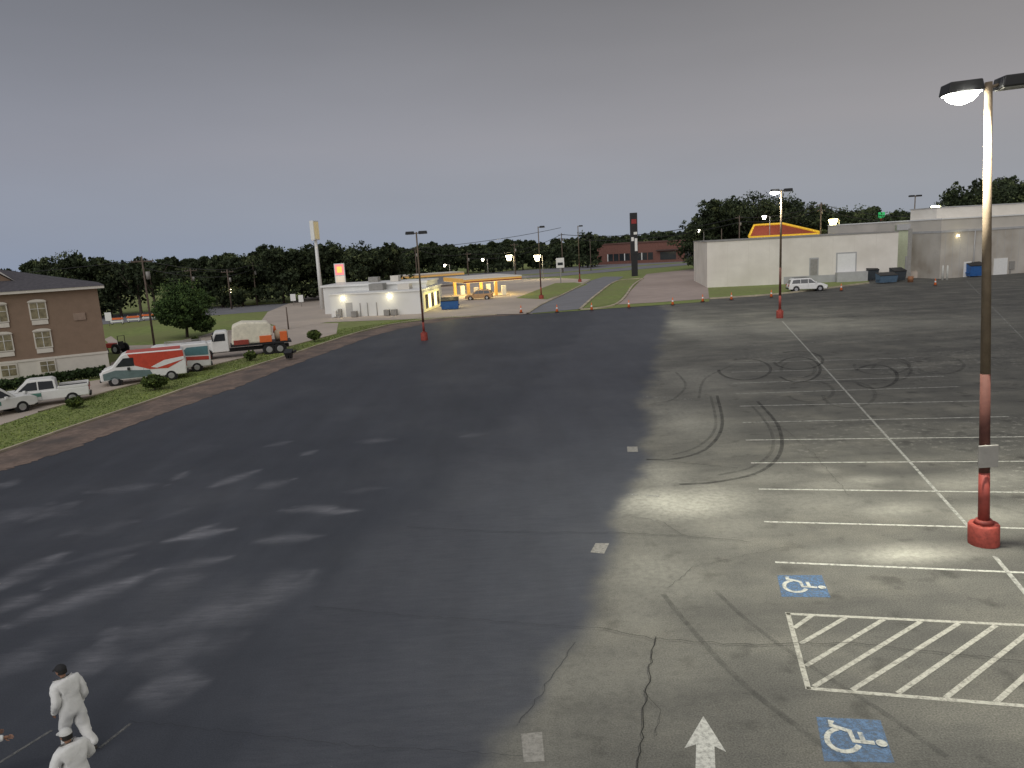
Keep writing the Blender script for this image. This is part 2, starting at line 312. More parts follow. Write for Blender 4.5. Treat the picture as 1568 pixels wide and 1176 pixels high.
for a,b_ in [((1243,943),(1216,962)),((1295,946),(1226,986)),((1353,949),(1234,1020)),((1410,952),(1246,1052)),((1468,955),(1305,1057)),((1525,958),(1375,1062)),((1585,961),(1448,1069)),((1650,964),(1525,1076)),((1715,967),(1600,1083))]: ribbon([g(*a),g(*b_)],.11,.010,vs,fs)
mesh('hatched_access_aisle',vs,fs,worn('aisle_paint',(.47,.46,.40),.28,.55,9.,.92,.25))
ar=[g(*q) for q in [(1077,1097),(1112,1152),(1094,1143),(1097,1215),(1064,1215),(1066,1140),(1048,1146)]]
mesh('painted_arrow',[(p.x,p.y,.006) for p in ar],[(0,1,2),(0,2,5),(2,3,4,5),(0,5,6)],worn('arrow_paint',(.54,.54,.50),.28,.55,11.,.97,.3))
LP=worn('patch_paint',(.30,.29,.265),.25,.55,10.,.95,.4)
vs=[];fs=[]
for q in [[(904,846),(912,832),(933,832),(925,848)],[(798,1124),(830,1121),(834,1166),(802,1168)],[(960,684),(976,684),(977,692),(961,692)]]:
    b0=len(vs); vs+=[(g(*c).x,g(*c).y,.006) for c in q]; fs.append((b0,b0+1,b0+2,b0+3))
mesh('unsealed_patches',vs,fs,LP)
vs=[];fs=[]
ribbon([g(-20,1180),g(80,1118)],.07,.006,vs,fs); ribbon([g(152,1146),g(200,1108)],.07,.006,vs,fs)
mesh('seam_lines',vs,fs,worn('seam',(.2,.2,.19),.35,.6,10.,.8,.2))
BL=worn('blue_paint',(.10,.19,.34),.32,.62,9.,.92,.1)
def wheelchair(quad,nm):
    q=[g(*c) for c in quad]; mesh(nm,[(p.x,p.y,.006) for p in q],[(0,1,2,3)],BL)
    A,B,C,D=q
    P=lambda x,y:A+(B-A)*x+(D-A)*y+(C-B-D+A)*x*y
    vs=[];fs=[]
    ribbon([P(.47+.26*math.cos(t),.34+.24*math.sin(t)) for t in np.linspace(2.0,6.1,16)],.10,.012,vs,fs)
    ribbon([P(.42,.80),P(.45,.50),P(.68,.47),P(.80,.20),P(.92,.22)],.11,.016,vs,fs)
    ribbon([P(.44,.64),P(.66,.62)],.09,.020,vs,fs)
    b0=len(vs); c=P(.41,.90)
    for k in range(12): vs.append((c.x+.10*math.cos(k*math.pi/6),c.y+.10*math.sin(k*math.pi/6),.024))
    fs.append(tuple(range(b0,b0+12)))
    mesh(nm.split('.')[0]+'_symbol',vs,fs,LW2)
wheelchair([(1197,914),(1190,881),(1258,881),(1272,915)],'accessible_parking_marking')
wheelchair([(1262,1166),(1250,1098),(1348,1103),(1370,1168)],'accessible_parking_marking.001')
# tyre skid marks
SKM=worn('skid_rubber',(.022,.022,.022),.30,.80,2.,.75,.1); SKL=worn('skid_rubber_light',(.022,.022,.022),.35,.85,2.,.5,.03)
va=[];fa_=[];vb=[];fb_=[]
def sk(pix,w,dark=True,z=.0165):
    ribbon(smoothp([g(*q) for q in pix],8),w,z,va if dark else vb,fa_ if dark else fb_)
sk([(1098,606),(1106,650),(1085,685),(1040,702),(990,704)],.16); sk([(1088,606),(1096,652),(1072,682),(1030,697)],.14,False)
sk([(1160,615),(1190,650),(1196,690),(1165,722),(1100,738),(1040,742)],.16,z=.0185); sk([(1150,620),(1178,655),(1182,690),(1150,716),(1100,728)],.14,False)
sk([(1035,570),(1050,590),(1030,612),(1000,618)],.16,False); sk([(1120,560),(1080,580),(1070,610)],.16,False)
for j,(c,rx,ry) in enumerate([((1222,566),34,19),((1222,566),26,13),((1222,552),38,14),((1365,568),30,16),((1340,577),34,18),((1350,560),42,14),((1140,566),40,16),((1440,560),36,13),((1300,605),40,20),((1240,600),36,16)]):
    sk([(c[0]+rx*math.cos(t),c[1]+ry*math.sin(t)) for t in np.linspace(.3+rx*.1,5.4+rx*.1,18)],.2,j in(0,2,4,6),.0165+j*.002)
sk([(1015,910),(1060,965),(1130,1040),(1230,1120),(1330,1190)],.14,False,.0165)
sk([(1095,905),(1150,955),(1240,1020),(1350,1090),(1450,1160)],.12,False,.0195)
mesh('tyre_skid_marks',va,fa_,SKM); mesh('tyre_skid_marks_faint',vb,fb_,SKL)
# cracks
CR=mat('crack',(.02,.02,.018),.95,.1); vs=[];fs=[]
def crack(pix,w,z=.04):
    P=[g(*q) for q in pix]; out=[]
    for a,b_ in zip(P[:-1],P[1:]):
        n=max(2,int((b_-a).length/.18))
        for i in range(n): out.append(a+(b_-a)*i/n+Vector((random.gauss(0,.028),random.gauss(0,.028),0)))
    out.append(P[-1]); ribbon(out,w,z,vs,fs)
for p,w in [([(915,963),(1000,980),(1130,990),(1300,985),(1400,998),(1568,1015)],.015),([(1003,976),(990,1060),(975,1185)],.020),([(945,817),(1050,822),(1150,832)],.016),([(1050,822),(1010,800),(955,790)],.012),([(1020,905),(1060,870),(1200,840)],.008),([(990,704),(1130,718)],.018),([(1180,640),(1250,700),(1300,760)],.010),([(985,1060),(1010,1090),(1005,1130)],.008)]: crack(p,w)
mesh('asphalt_cracks',vs,fs,CR)
vs=[];fs=[]
for p,w in [([(480,930),(640,945),(915,963)],.010),([(620,808),(760,815),(945,817)],.014),([(200,1105),(500,1140),(800,1160)],.008),([(880,985),(840,1050),(795,1110)],.012)]: crack(p,w)
mesh('sealed_cracks',vs,fs,mat('sealed_crack',(.030,.032,.037),.8,.1))
# ---------------- foliage
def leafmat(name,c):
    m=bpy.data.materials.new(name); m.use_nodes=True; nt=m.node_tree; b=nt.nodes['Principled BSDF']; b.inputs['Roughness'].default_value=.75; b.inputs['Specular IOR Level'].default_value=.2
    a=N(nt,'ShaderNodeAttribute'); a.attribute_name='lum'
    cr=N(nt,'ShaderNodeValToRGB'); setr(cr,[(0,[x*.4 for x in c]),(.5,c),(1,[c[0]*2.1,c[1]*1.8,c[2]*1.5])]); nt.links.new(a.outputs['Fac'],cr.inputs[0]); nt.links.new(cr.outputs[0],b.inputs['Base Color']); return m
LEAF=leafmat('tree_leaves',(.055,.076,.038)); LEAFB=leafmat('bush_leaves',(.10,.145,.04)); LEAFG=leafmat('shade_tree_leaves',(.065,.115,.036)); GBL=leafmat('grass_blades',(.19,.25,.075))
def foliage(name,crowns,m,parent=None,leaf=.4,cl=45,core=.3):
    Cs=[];Ls=[];Sz=[]
    for c,r,n in crowns:
        c=np.array(c,float); r=np.array(r,float); K=max(6,n//cl)
        d=rng.normal(size=(K,3)); d/=np.linalg.norm(d,axis=1)[:,None]; d[:,2]=np.where(d[:,2]<-.35,-d[:,2]*.5,d[:,2])
        rad=rng.uniform(.45,1.02,K)[:,None]; cc=c+d*rad*r
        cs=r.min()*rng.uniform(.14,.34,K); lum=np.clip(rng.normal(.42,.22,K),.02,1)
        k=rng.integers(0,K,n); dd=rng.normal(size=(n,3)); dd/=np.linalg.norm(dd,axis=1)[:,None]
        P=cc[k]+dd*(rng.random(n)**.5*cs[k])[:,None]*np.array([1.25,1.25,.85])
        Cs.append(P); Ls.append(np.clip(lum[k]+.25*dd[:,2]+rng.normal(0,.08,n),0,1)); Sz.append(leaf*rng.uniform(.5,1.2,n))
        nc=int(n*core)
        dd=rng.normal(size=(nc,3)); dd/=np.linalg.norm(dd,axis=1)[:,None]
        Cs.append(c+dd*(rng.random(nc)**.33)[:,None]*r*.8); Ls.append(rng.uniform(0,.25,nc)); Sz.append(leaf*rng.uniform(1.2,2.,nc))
    P=np.concatenate(Cs);Lm=np.concatenate(Ls);sz=np.concatenate(Sz)[:,None];n=len(P)
    a=rng.normal(size=(n,3)); a/=np.linalg.norm(a,axis=1)[:,None]; t=rng.normal(size=(n,3)); bb=np.cross(a,t); bb/=np.linalg.norm(bb,axis=1)[:,None]
    V=np.stack([P-a*sz*.6,P+bb*sz*.35,P+a*sz*.6,P-bb*sz*.35],1).reshape(-1,3)
    V[:,2]=np.maximum(V[:,2],.03)
    o=mesh(name,V.tolist(),np.arange(n*4).reshape(n,4).tolist(),m,parent)
    at=o.data.attributes.new('lum','FLOAT','POINT'); at.data.foreach_set('value',np.repeat(Lm,4).astype(np.float32)); return o
def tree_parts(x,y,h,w,n):
    cr=[((x,y,h*.60),(w*.40,w*.40,h*.34),n)]
    for i in range(5):
        a=random.uniform(0,6.28); r=w*random.uniform(.2,.38); cr.append(((x+r*math.cos(a),y+r*math.sin(a),h*random.uniform(.4,.84)),(w*.22,w*.22,h*.15),n//4))
    return cr
def trunk(vs_fs,x,y,h,r):
    vs,fs=vs_fs
    def lim(p,q,r0,r1):
        b0=len(vs); p=Vector(p);q=Vector(q); d=(q-p).normalized(); a=d.cross(Vector((.3,.9,.1))).normalized(); b=d.cross(a)
        for c,rr_ in ((p,r0),(q,r1)):
            for k in range(6): t=k*math.pi/3; vs.append(tuple(c+(a*math.cos(t)+b*math.sin(t))*rr_))
        for k in range(6): fs.append((b0+k,b0+(k+1)%6,b0+6+(k+1)%6,b0+6+k))
    top=(x+random.uniform(-.3,.3),y,h*.42); lim((x,y,0),top,r,r*.65); lim(top,(x+random.uniform(-.6,.6),y,h*.85),r*.6,r*.15)
    for i in range(5):
        a=random.uniform(0,6.28); lim((top[0],top[1],h*random.uniform(.32,.5)),(x+math.cos(a)*h*.25,y+math.sin(a)*h*.25,h*random.uniform(.6,.85)),r*.4,r*.1)
def band(name,sky_,dist,n,leaf,step=7.,back=True,wf=.95):
    crowns=[];tv=([],[])
    us=[s[0] for s in sky_]; vv=[s[1] for s in sky_]
    u=us[0]
    while u<=us[-1]:
        v=np.interp(u,us,vv)+random.uniform(-6,5)
        dd=dist*random.uniform(.94,1.07); d=ray(u,v); k=dd/math.hypot(d.x,d.y); x,y=d.x*k,d.y*k; h=CH+d.z*k
        w=max(h*wf,5)*random.uniform(.7,1.15)
        crowns+=tree_parts(x,y,h,w,n); trunk(tv,x,y,h,.3)
        if back:
            crowns.append(((x+random.uniform(-3,3),y+6,h*.40),(w*.65,2.5,h*.38),n//2)); crowns.append(((x+random.uniform(-4,4),y-2,h*.2),(w*.6,2.5,h*.2),n//3))
        u+=step*F/dist*random.uniform(.6,1.)
    e=empty(name,(0,0,0)); foliage('foliage',crowns,LEAF,e,leaf); mesh('trunks',tv[0],tv[1],BARK,e)
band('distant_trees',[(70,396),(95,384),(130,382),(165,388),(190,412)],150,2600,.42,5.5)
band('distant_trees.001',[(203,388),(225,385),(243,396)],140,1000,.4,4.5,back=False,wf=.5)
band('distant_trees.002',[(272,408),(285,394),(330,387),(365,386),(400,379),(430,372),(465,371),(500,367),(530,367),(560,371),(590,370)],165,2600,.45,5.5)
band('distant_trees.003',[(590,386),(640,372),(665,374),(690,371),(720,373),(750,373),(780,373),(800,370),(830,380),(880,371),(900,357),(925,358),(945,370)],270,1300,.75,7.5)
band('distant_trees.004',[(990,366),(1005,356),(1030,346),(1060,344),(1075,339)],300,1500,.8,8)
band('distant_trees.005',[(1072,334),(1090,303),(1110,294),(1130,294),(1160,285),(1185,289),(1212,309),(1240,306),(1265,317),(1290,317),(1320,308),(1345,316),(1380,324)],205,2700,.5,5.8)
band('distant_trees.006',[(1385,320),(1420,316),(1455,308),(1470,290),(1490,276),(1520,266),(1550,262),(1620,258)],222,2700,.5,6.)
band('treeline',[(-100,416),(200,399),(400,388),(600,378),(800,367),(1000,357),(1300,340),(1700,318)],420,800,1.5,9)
def tree(name,u,v,vtop,wpx,n,leaf,m):
    b_=g(u,v); h=hz(u,vtop,b_); w=wpx*b_.length/F
    e=empty(name,b_); tv=([],[]); trunk(tv,0,0,h,.2); mesh('trunk',tv[0],tv[1],BARK,e)
    cr=[((0,0,h*.5),(w*.42,w*.42,h*.42),n)]
    for i in range(9):
        a=i*.7; cr.append(((w*.28*math.cos(a),w*.28*math.sin(a),h*random.uniform(.16,.74)),(w*.22,w*.22,h*.17),n//6))
    foliage('foliage',cr,m,e,leaf,40); return e
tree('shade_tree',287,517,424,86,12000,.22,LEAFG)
def bush(u,v,vtop,wpx,n=1500,leaf=.13):
    b_=g(u,v); h=hz(u,vtop,b_); w=wpx*b_.length/F; e=empty('bush',b_)
    cr=[((0,0,h*.5),(w*.4,w*.4,h*.42),n)]+[((w*.25*math.cos(a),w*.25*math.sin(a),h*.5),(w*.2,w*.2,h*.3),n//5) for a in (0,1.5,3,4.4)]
    foliage('foliage',cr,LEAFB,e,leaf,40); tv=([],[])
    trunk(tv,0,0,h*.8,.05); mesh('stems',tv[0],tv[1],BARK,e)
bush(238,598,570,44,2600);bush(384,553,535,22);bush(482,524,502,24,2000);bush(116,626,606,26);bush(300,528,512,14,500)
e=empty('hedge',(0,0,0)); P=[g(-20,606),g(60,592),g(120,583),g(168,577)]; crs=[]
for a,b_ in zip(P[:-1],P[1:]):
    for i in range(6):
        q=a+(b_-a)*i/6; crs.append(((q.x,q.y,.55),(.75,.6,.5),700))
foliage('foliage',crs,leafmat('hedge_leaves',(.05,.085,.033)),e,.14,40)
poly=[g(*q) for q in kerb]+[g(640,487),g(518,505),g(515,512),g(440,532),g(320,562),g(190,594),g(125,613),g(60,632),g(0,652),g(-60,672)]
px=np.array([p.x for p in poly]);py=np.array([p.y for p in poly])
n=110000; qx=rng.uniform(px.min(),px.max(),n); qy=rng.uniform(py.min(),py.max(),n); ins=np.zeros(n,bool)
j=len(px)-1
for i in range(len(px)):
    c=((py[i]>qy)!=(py[j]>qy))&(qx<(px[j]-px[i])*(qy-py[i])/(py[j]-py[i]+1e-9)+px[i]); ins^=c; j=i
qx=qx[ins];qy=qy[ins]; n=len(qx); an=rng.uniform(0,6.28,n); hh=rng.uniform(.02,.07,n)*(.6+fbm(qx,qy,.4,77)); w=.05
V=np.stack([np.stack([qx-w*np.cos(an),qy-w*np.sin(an),np.full(n,.03)],1),np.stack([qx+w*np.cos(an),qy+w*np.sin(an),np.full(n,.03)],1),np.stack([qx+rng.normal(0,.05,n),qy+rng.normal(0,.05,n),.03+hh],1)],1).reshape(-1,3)
o=mesh('grass_blades',V.tolist(),np.arange(n*3).reshape(n,3).tolist(),GBL)
at=o.data.attributes.new('lum','FLOAT','POINT'); at.data.foreach_set('value',np.repeat(np.clip(fbm(qx,qy,.25,88)+rng.normal(0,.15,n),0,1),3).astype(np.float32))
# ---------------- buildings
def bframe(name,a,b_,zb=0):
    A=g(*a);B=g(*b_); d=B-A; return empty(name,(A.x,A.y,zb),math.atan2(d.y,d.x)),d.length
C=g(170,574); ang=math.radians(30); t=Vector((math.cos(ang),math.sin(ang),0)); L=30; A=C-t*L
ho=empty('hotel',(A.x,A.y,0),ang)
eave=hz(155,441,C); z1=eave*.27
box(ho,'ground_floor_walls',0,L,0,16,0,z1,CREAM); box(ho,'upper_walls',.03,L-.03,.03,15.97,z1,eave,BROWN)
box(ho,'belt_course',-.06,L+.06,-.06,16.06,z1-.10,z1+.08,CREAM)
box(ho,'eave_fascia',-.5,L+.5,-.5,16.5,eave,eave+.22,CREAM)
rz=eave+.223
mesh('roof',[(-.55,-.55,rz),(L+.55,-.55,rz),(L+.55,16.55,rz),(-.55,16.55,rz),(8,8,rz+2.0),(L-8,8,rz+2.0)],[(0,1,5,4),(1,2,5),(2,3,4,5),(3,0,4),(3,2,1,0)],ROOF,ho)
mesh('gable_dormer',[(L-13,3,rz),(L-5,3,rz),(L-9,3,rz+2.9),(L-13,9,rz),(L-5,9,rz),(L-9,9,rz+2.9)],[(0,1,2),(3,5,4),(0,3,4,1)],BROWN,ho)
mesh('gable_roof',[(L-13.5,2.7,rz-.25),(L-9,2.7,rz+3.05),(L-4.5,2.7,rz-.25),(L-13.5,9.3,rz-.25),(L-9,9.3,rz+3.05),(L-4.5,9.3,rz-.25)],[(0,1,4,3),(1,2,5,4)],CREAM,ho)
def hwin(x,z0,z1_,w=1.05,arch=True):
    box(ho,'window_surround',x-w/2-.1,x+w/2+.1,-.07,0.02,z0-.1,z1_+.1,CREAM)
    box(ho,'window_glass',x-w/2,x+w/2,-.09,-.0,z0,z1_,GLASSL)
    box(ho,'window_mullion',x-.02,x+.02,-.115,-.092,z0,z1_,WHITE); zz=z0+(z1_-z0)*.62
    box(ho,'window_transom',x-w/2,x-.022,-.112,-.093,zz,zz+.03,WHITE); box(ho,'window_transom',x+.022,x+w/2,-.112,-.093,zz,zz+.03,WHITE)
    if arch:
        vs=[(x-w/2-.15,-.1,z1_+.08)]+[(x+(w/2+.15)*math.cos(a),-.1,z1_+.1+.2*math.sin(a)) for a in np.linspace(math.pi,0,9)]+[(x+w/2+.15,-.1,z1_+.08)]
        o=mesh('window_arch',vs,[tuple(range(len(vs)))],CREAM,ho); s=o.modifiers.new('s','SOLIDIFY'); s.thickness=.08
    box(ho,'ac_grille',x-w/2-.05,x+w/2+.05,-.06,-.0,z0-.5,z0-.14,CREAM)
for x in (L-4.5,L-7.2,L-11.5,L-14.2,L-18.5):
    hwin(x,eave*.715,eave*.885); hwin(x,eave*.40,eave*.565); hwin(x,eave*.08+.3,z1-.25,1.0,False)
box(ho,'wall_sign',L-2.1,L-1.2,-.06,.02,eave*.66,eave*.74,mat('sign_beige',(.3,.22,.17)))
# gas station store
st,L=bframe('gas_station_store',(508,487),(645,481)); B=g(645,481); Cc=g(700,464); D=(Cc-B).length*.8; zt=hz(575,449,g(575,484))
box(st,'walls',0,L,0,D,0,zt,WALLS); box(st,'parapet_cap',-.15,L+.15,-.15,D+.15,zt,zt+.2,WHITE)
box(st,'rear_wing_walls',-3.5,L-.5,D*.45,D-.2,.0,zt+.9,WALLS); box(st,'rear_wing_roof',-3.8,L-.3,D*.45-.3,D+.02,zt+.9,zt+1.2,WHITE)
box(st,'glowing_end_wall',L,L+.06,2,D-2,.1,zt-.4,YWALL)  # yellow light on this wall is put into its colour and emission
for i in range(5):
    y=3+i*(D-6)/4.5; box(st,'storefront_glass',L+.05,L+.1,y,y+1.6,.5,2.6,UNDER if i%2 else GLASS)
box(st,'rear_door',2.3,3.3,-.05,.02,.05,2.15,WALLG); box(st,'gas_meter',1.2,1.7,-.5,-.05,.3,1.3,POLEL); box(st,'gas_meter_2',.3,.9,-.6,-.1,.2,1.1,WHITE)
for x in (4.5,5.6,7): tube(st,'conduit',[(x,-.06,0),(x,-.06,zt-1.3)],[.05,.05],POLEL,6)
for i,x in enumerate((3.4,8.3,9.4)): box(st,'condenser_unit',x,x+.8,-1.2,-.4,.1,.95,POLEL,.04)
for x in (2.,L-4.5): box(st,'wall_light',x-.2,x+.2,-.25,-.01,zt-.65,zt-.4,WARM); light('wall_light_lamp',(x,-1.2,zt-.9),30,(1,.9,.6),.2,parent=st)
box(st,'rooftop_unit',L*.35,L*.35+2.2,4,6,zt+.2,zt+1.2,POLEL,.05); box(st,'rooftop_unit_2',L*.7,L*.7+1.8,3,5,zt+.2,zt+1.,CREAM,.05); box(st,'rooftop_unit_3',L*.5,L*.5+1.3,D*.6,D*.6+1.5,zt+1.2,zt+2.1,CREAM,.05); box(st,'rooftop_unit_4',L*.2,L*.2+1.6,D*.7,D*.7+1.5,zt+1.2,zt+2.,POLEL,.05)
for y in (D*.3,D*.7): light('storefront_lamp',(L+2.5,y,3),180,(1,.87,.4),.3,parent=st)
# canopy
cn,L=bframe('fuel_canopy',(712,459),(800,452)); h=hz(755,431,g(755,456)); dp=14
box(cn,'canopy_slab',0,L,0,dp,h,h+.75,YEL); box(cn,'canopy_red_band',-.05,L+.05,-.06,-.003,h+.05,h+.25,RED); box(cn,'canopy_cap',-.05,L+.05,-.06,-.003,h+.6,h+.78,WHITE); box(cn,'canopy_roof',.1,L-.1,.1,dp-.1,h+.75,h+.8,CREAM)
box(cn,'canopy_soffit',.1,L-.1,.1,dp-.1,h-.03,h-.003,UNDER)
for x in (1.5,L-4.2):
    for y in (2.5,dp-2.5): box(cn,'canopy_column',x-.25,x+.25,y-.25,y+.25,0,h-.04,YEL); box(cn,'fuel_pump',x+1.1,x+1.9,y-.3,y+.3,.1,1.9,WHITE,.05); box(cn,'pump_island',x-.8,x+2.4,y-.6,y+.6,0.05,.2,CONC)
light('canopy_lamp',(L/2,dp/2,h-.5),420,(1,.83,.42),.5,parent=cn)
c2,L=bframe('fuel_canopy',(610,445),(712,437)); h2=hz(690,423,g(690,440)); box(c2,'canopy_slab',0,L,0,8,h2,h2+.7,mat('tan_fascia',(.62,.48,.32))); box(c2,'canopy_roof',.1,L-.1,.1,7.9,h2+.7,h2+.75,CREAM); box(c2,'canopy_band',-.02,L+.02,-.05,-.003,h2+.1,h2+.4,YEL)
for x in (1,L*.5,L-1): box(c2,'canopy_column',x-.2,x+.2,3.6,4,0,h2,WHITE)
# brick building
bb,L=bframe('brick_store',(915,406),(1085,399)); zt=hz(1000,371,g(1000,402))
box(bb,'walls',0,L,0,18,0,zt,BRICK); box(bb,'parapet',-.2,L+.2,-.25,18.2,zt,zt+.4,mat('brown_trim',(.12,.06,.05)))
box(bb,'window_band',L*.1,L*.52,-.08,.02,1.2,3.8,GLASS); box(bb,'window_band_2',L*.58,L*.72,-.08,.02,1,3.8,GLASS); box(bb,'doorway',L*.8,L*.86,-.08,.02,0,4,GLASS)
for i in range(9): x=L*.1+i*L*.0525; box(bb,'mullion',x-.15,x+.15,-.14,-.082,1.2,3.8,WHITE if i%3==0 else BRICK)
box(bb,'awning',L*.55,L,-1.5,-.27,4.2,4.6,mat('awning_brown',(.08,.05,.045)))
# white warehouse
wa,L=bframe('white_warehouse',(1083,441),(1373,428)); zt=hz(1230,363,g(1230,434))
box(wa,'walls',0,L,0,22,0,zt,WALLW); box(wa,'parapet_cap',-.12,L,-.1,22.1,zt,zt+.15,POLEL)
for i in range(1,9): x=L*i/9; box(wa,'panel_seam',x-.02,x+.02,-.012,.01,0.1,zt-.05,CREAM)
def uvx(a,b_,u,v):
    A=g(*a);B=g(*b_); d=(B-A).normalized(); r=ray(u,v); k=(A.x*d.y-A.y*d.x)/(r.x*d.y-r.y*d.x); return (Vector((r.x*k,r.y*k,0))-A).dot(d), CH+r.z*k
fa=(1083,441);fb=(1373,428)
def pan(e,fa,fb,nm,u0,v0,u1,v1,m,y=-.06,bev=0):
    x0,z1_=uvx(fa,fb,u0,v0); x1,z0=uvx(fa,fb,u1,v1); return box(e,nm,x0,x1,y,.02,max(z0,.0),z1_,m,bev)
pan(wa,fa,fb,'personnel_door_frame',1239.5,395,1253,422,WALLG,-.05); pan(wa,fa,fb,'personnel_door',1241,397,1251.5,421,POLEL,-.08)
pan(wa,fa,fb,'overhead_door_frame',1280.5,387,1311,418,WALLG,-.05); pan(wa,fa,fb,'overhead_door',1282.5,389,1309,417,WHITE,-.08)
pan(wa,fa,fb,'loading_dock',1279,417,1325,432,WALLG,-1.2); pan(wa,fa,fb,'base_band',1200,424,1279,434,WALLG,-.03)
# right store
fa2=(1373,427);fb2=(1438,425)
lb,L=bframe('loading_bay_building',fa2,fb2); zt=hz(1405,343,g(1405,426))
BAYLIT=mat('green_lit_wall',(.52,.56,.40),.8,.1)  # yellow-green light on the bay walls is put into their colour
box(lb,'walls',0.02,L,3,16,0,zt,BAYLIT); box(lb,'fascia',0.02,L,2.7,2.99,zt-.9,zt+.1,WALLG); box(lb,'dock_platform',.05,L,.9,2.99,0,1.1,CONC)
pan(lb,fa2,fb2,'gutter_pipe',1391,350,1394,425,POLEL); box(lb,'bay_door',1.5,4,2.9,2.99,1.1,3.6,WALLG)
light('bay_flood',(L*.7,-.5,zt-1.),180,(.9,1,.6),.2,parent=lb); box(lb,'flood_fixture',L*.7-.2,L*.7+.2,2.4,2.69,zt-.6,zt-.4,WARM)
fa3=(1438,427);fb3=(1620,414)
rb,L=bframe('retail_store',fa3,fb3); zt=hz(1500,353,g(1500,422)); zu=hz(1500,333,g(1500,422))
BEI=mat('beige_siding',(.60,.56,.50),.8,.06,.6,big=(.3,(.50,.47,.42)))
box(rb,'lower_walls',0,L,0,30,0,zt,mat('stained_wall',(.52,.49,.44),.85,.1,.7,big=(.35,(.36,.32,.27)))); box(rb,'band',-.05,L,-.08,30,zt,zt+.35,WALLG); box(rb,'upper_walls',0,L,.1,30,zt+.35,zu,BEI); box(rb,'coping',-.1,L,-.05,30,zu,zu+.2,WHITE)
box(rb,'penthouse',1.5,L,3,9,zu+.2,zu+1.9,WALLW); box(rb,'penthouse_cap',1.4,L+.1,2.9,9.1,zu+1.9,zu+2.05,WALLG)
for i in range(14): box(rb,'siding_seam',i*1.4+.8,i*1.4+.84,-.014,.0,.1,zt-.02,WALLG)
pan(rb,fa3,fb3,'service_door',1476,401,1486,424,WHITE,-.08); pan(rb,fa3,fb3,'service_door_2',1522,396,1541,420,WHITE,-.08); pan(rb,fa3,fb3,'meter_box',1545,400,1552,412,POLEL,-.2); pan(rb,fa3,fb3,'conduit_run',1545,412,1547,420,POLEL,-.1)
tube(rb,'gutter_downpipe',[(L*.27,-.1,0),(L*.27,-.1,zt)],[.08,.08],WALLG,8)
for x in (3,): box(rb,'wall_pack_light',x-.15,x+.15,-.25,-.01,zt-.7,zt-.5,WARM); light('wall_pack_lamp',(x,-1.5,zt-.9),35,(1,.95,.65),.2,parent=rb)
# restaurant behind
yr,L=bframe('restaurant',(1150,416),(1250,412)); h0=hz(1200,359,g(1200,414)); h1=hz(1178,344,g(1178,415))
box(yr,'walls',0,L,0,12,0,h0-.01,BRICK); YT=mat('yellow_trim',(.7,.42,.03),.5,emis=(1,.6,.05),es=.25)
mesh('roof',[(-.5,-.5,h0),(L+.5,-.5,h0),(L+.5,12.5,h0),(-.5,12.5,h0),(L*.05,4,h1),(L*.5,4,h1),(L*.5,8,h1),(L*.05,8,h1)],[(0,1,5,4),(1,2,6,5),(2,3,7,6),(3,0,4,7),(4,5,6,7)],mat('red_roof',(.3,.06,.03)),yr)
tube(yr,'roof_trim',[(-.5,-.6,h0),(L*.05,3.9,h1+.1),(L*.5,3.9,h1+.1),(L+.5,-.6,h0+.1)],[.3]*4,YT,6); box(yr,'fascia',-.6,L+.6,-.62,-.52,h0-.5,h0,YT)
# ---------------- lamps
def lamp(u,v,vt,heads=(-1,1),lit=(),r=.11,red=.33,baser=.4,baseh=.65,power=0,dirn=0.,utop=None,name='parking_lot_lamp',bowl=.3,tilt=0.):
    b_=g(u,v); h=hz(utop or u,vt,b_); e=empty(name,b_,dirn); e.rotation_euler=(0,tilt,dirn)
    tube(e,'concrete_base',[(0,0,-.1),(0,0,.04),(0,0,baseh*.93),(0,0,baseh)],[baser*.97,baser,baser,baser*.92],RED,24)
    tube(e,'base_collar',[(0,0,baseh),(0,0,baseh+.12)],[baser*.65,r*1.4],REDP,16)
    zr=baseh+(h-baseh)*red; za=baseh+(zr-baseh)*.35; R=lambda z:r*(1-.4*z/h)
    tube(e,'pole_lower',[(0,0,baseh+.1),(0,0,za)],[R(0),R(za)],REDP,16); tube(e,'pole_middle',[(0,0,za),(0,0,zr)],[R(za)*.99,R(zr)],MAROON,16); tube(e,'pole_upper',[(0,0,zr),(0,0,h-.1)],[R(zr)*.99,R(h)],POLEG,16)
    for s in heads:
        tube(e,'arm',[(0,0,h-.25),(s*.3,0,h-.18)],[.045,.04],POLEG,8)
        x0,x1=sorted((s*.2,s*1.1))
        prism(e,'lamp_head',[(x0,h-.30),(x1,h-.30),(x1-.06,h-.02),(x0+.06,h-.02)],-.3,.3,BLACK,bev=.03)
        xm=(x0+x1)/2
        box(e,'lamp_lens',x0+.06,x1-.06,-.24,.24,h-.33,h-.303,LAMPW if s in lit else POLEL)
        if s in lit:
            tube(e,'added_glow_bowl',[(xm,0,h-.332),(xm,0,h-.42),(xm,0,h-.52),(xm,0,h-.57)],[bowl,bowl*.95,bowl*.6,bowl*.15],LAMPW,20)  # glowing bowl added under the head so the lit lamp looks larger
            if power: light('lamp_light',(xm,0,h-.75),power,(1,.975,.83),.25,spot=168,parent=e)
    return e,h
e,h=lamp(1506,832,120,lit=(-1,),r=.15,red=.36,baser=.40,baseh=.62,power=8200,utop=1520,dirn=math.radians(-8),tilt=-.05,bowl=.38)
box(e,'notice_panel',-.26,.26,-.24,-.18,2.35,3.0,POLEL,.02); tube(e,'pole_band',[(0,0,2.35),(0,0,2.45)],[.165,.165],BLACK,12)
lamp(1194,487,289,lit=(-1,),r=.14,red=.36,power=3200,baser=.36,baseh=.8,dirn=math.radians(-10),bowl=.45)
lamp(650,521,354,lit=(),r=.12,red=.3,utop=631,baser=.36,baseh=.8)
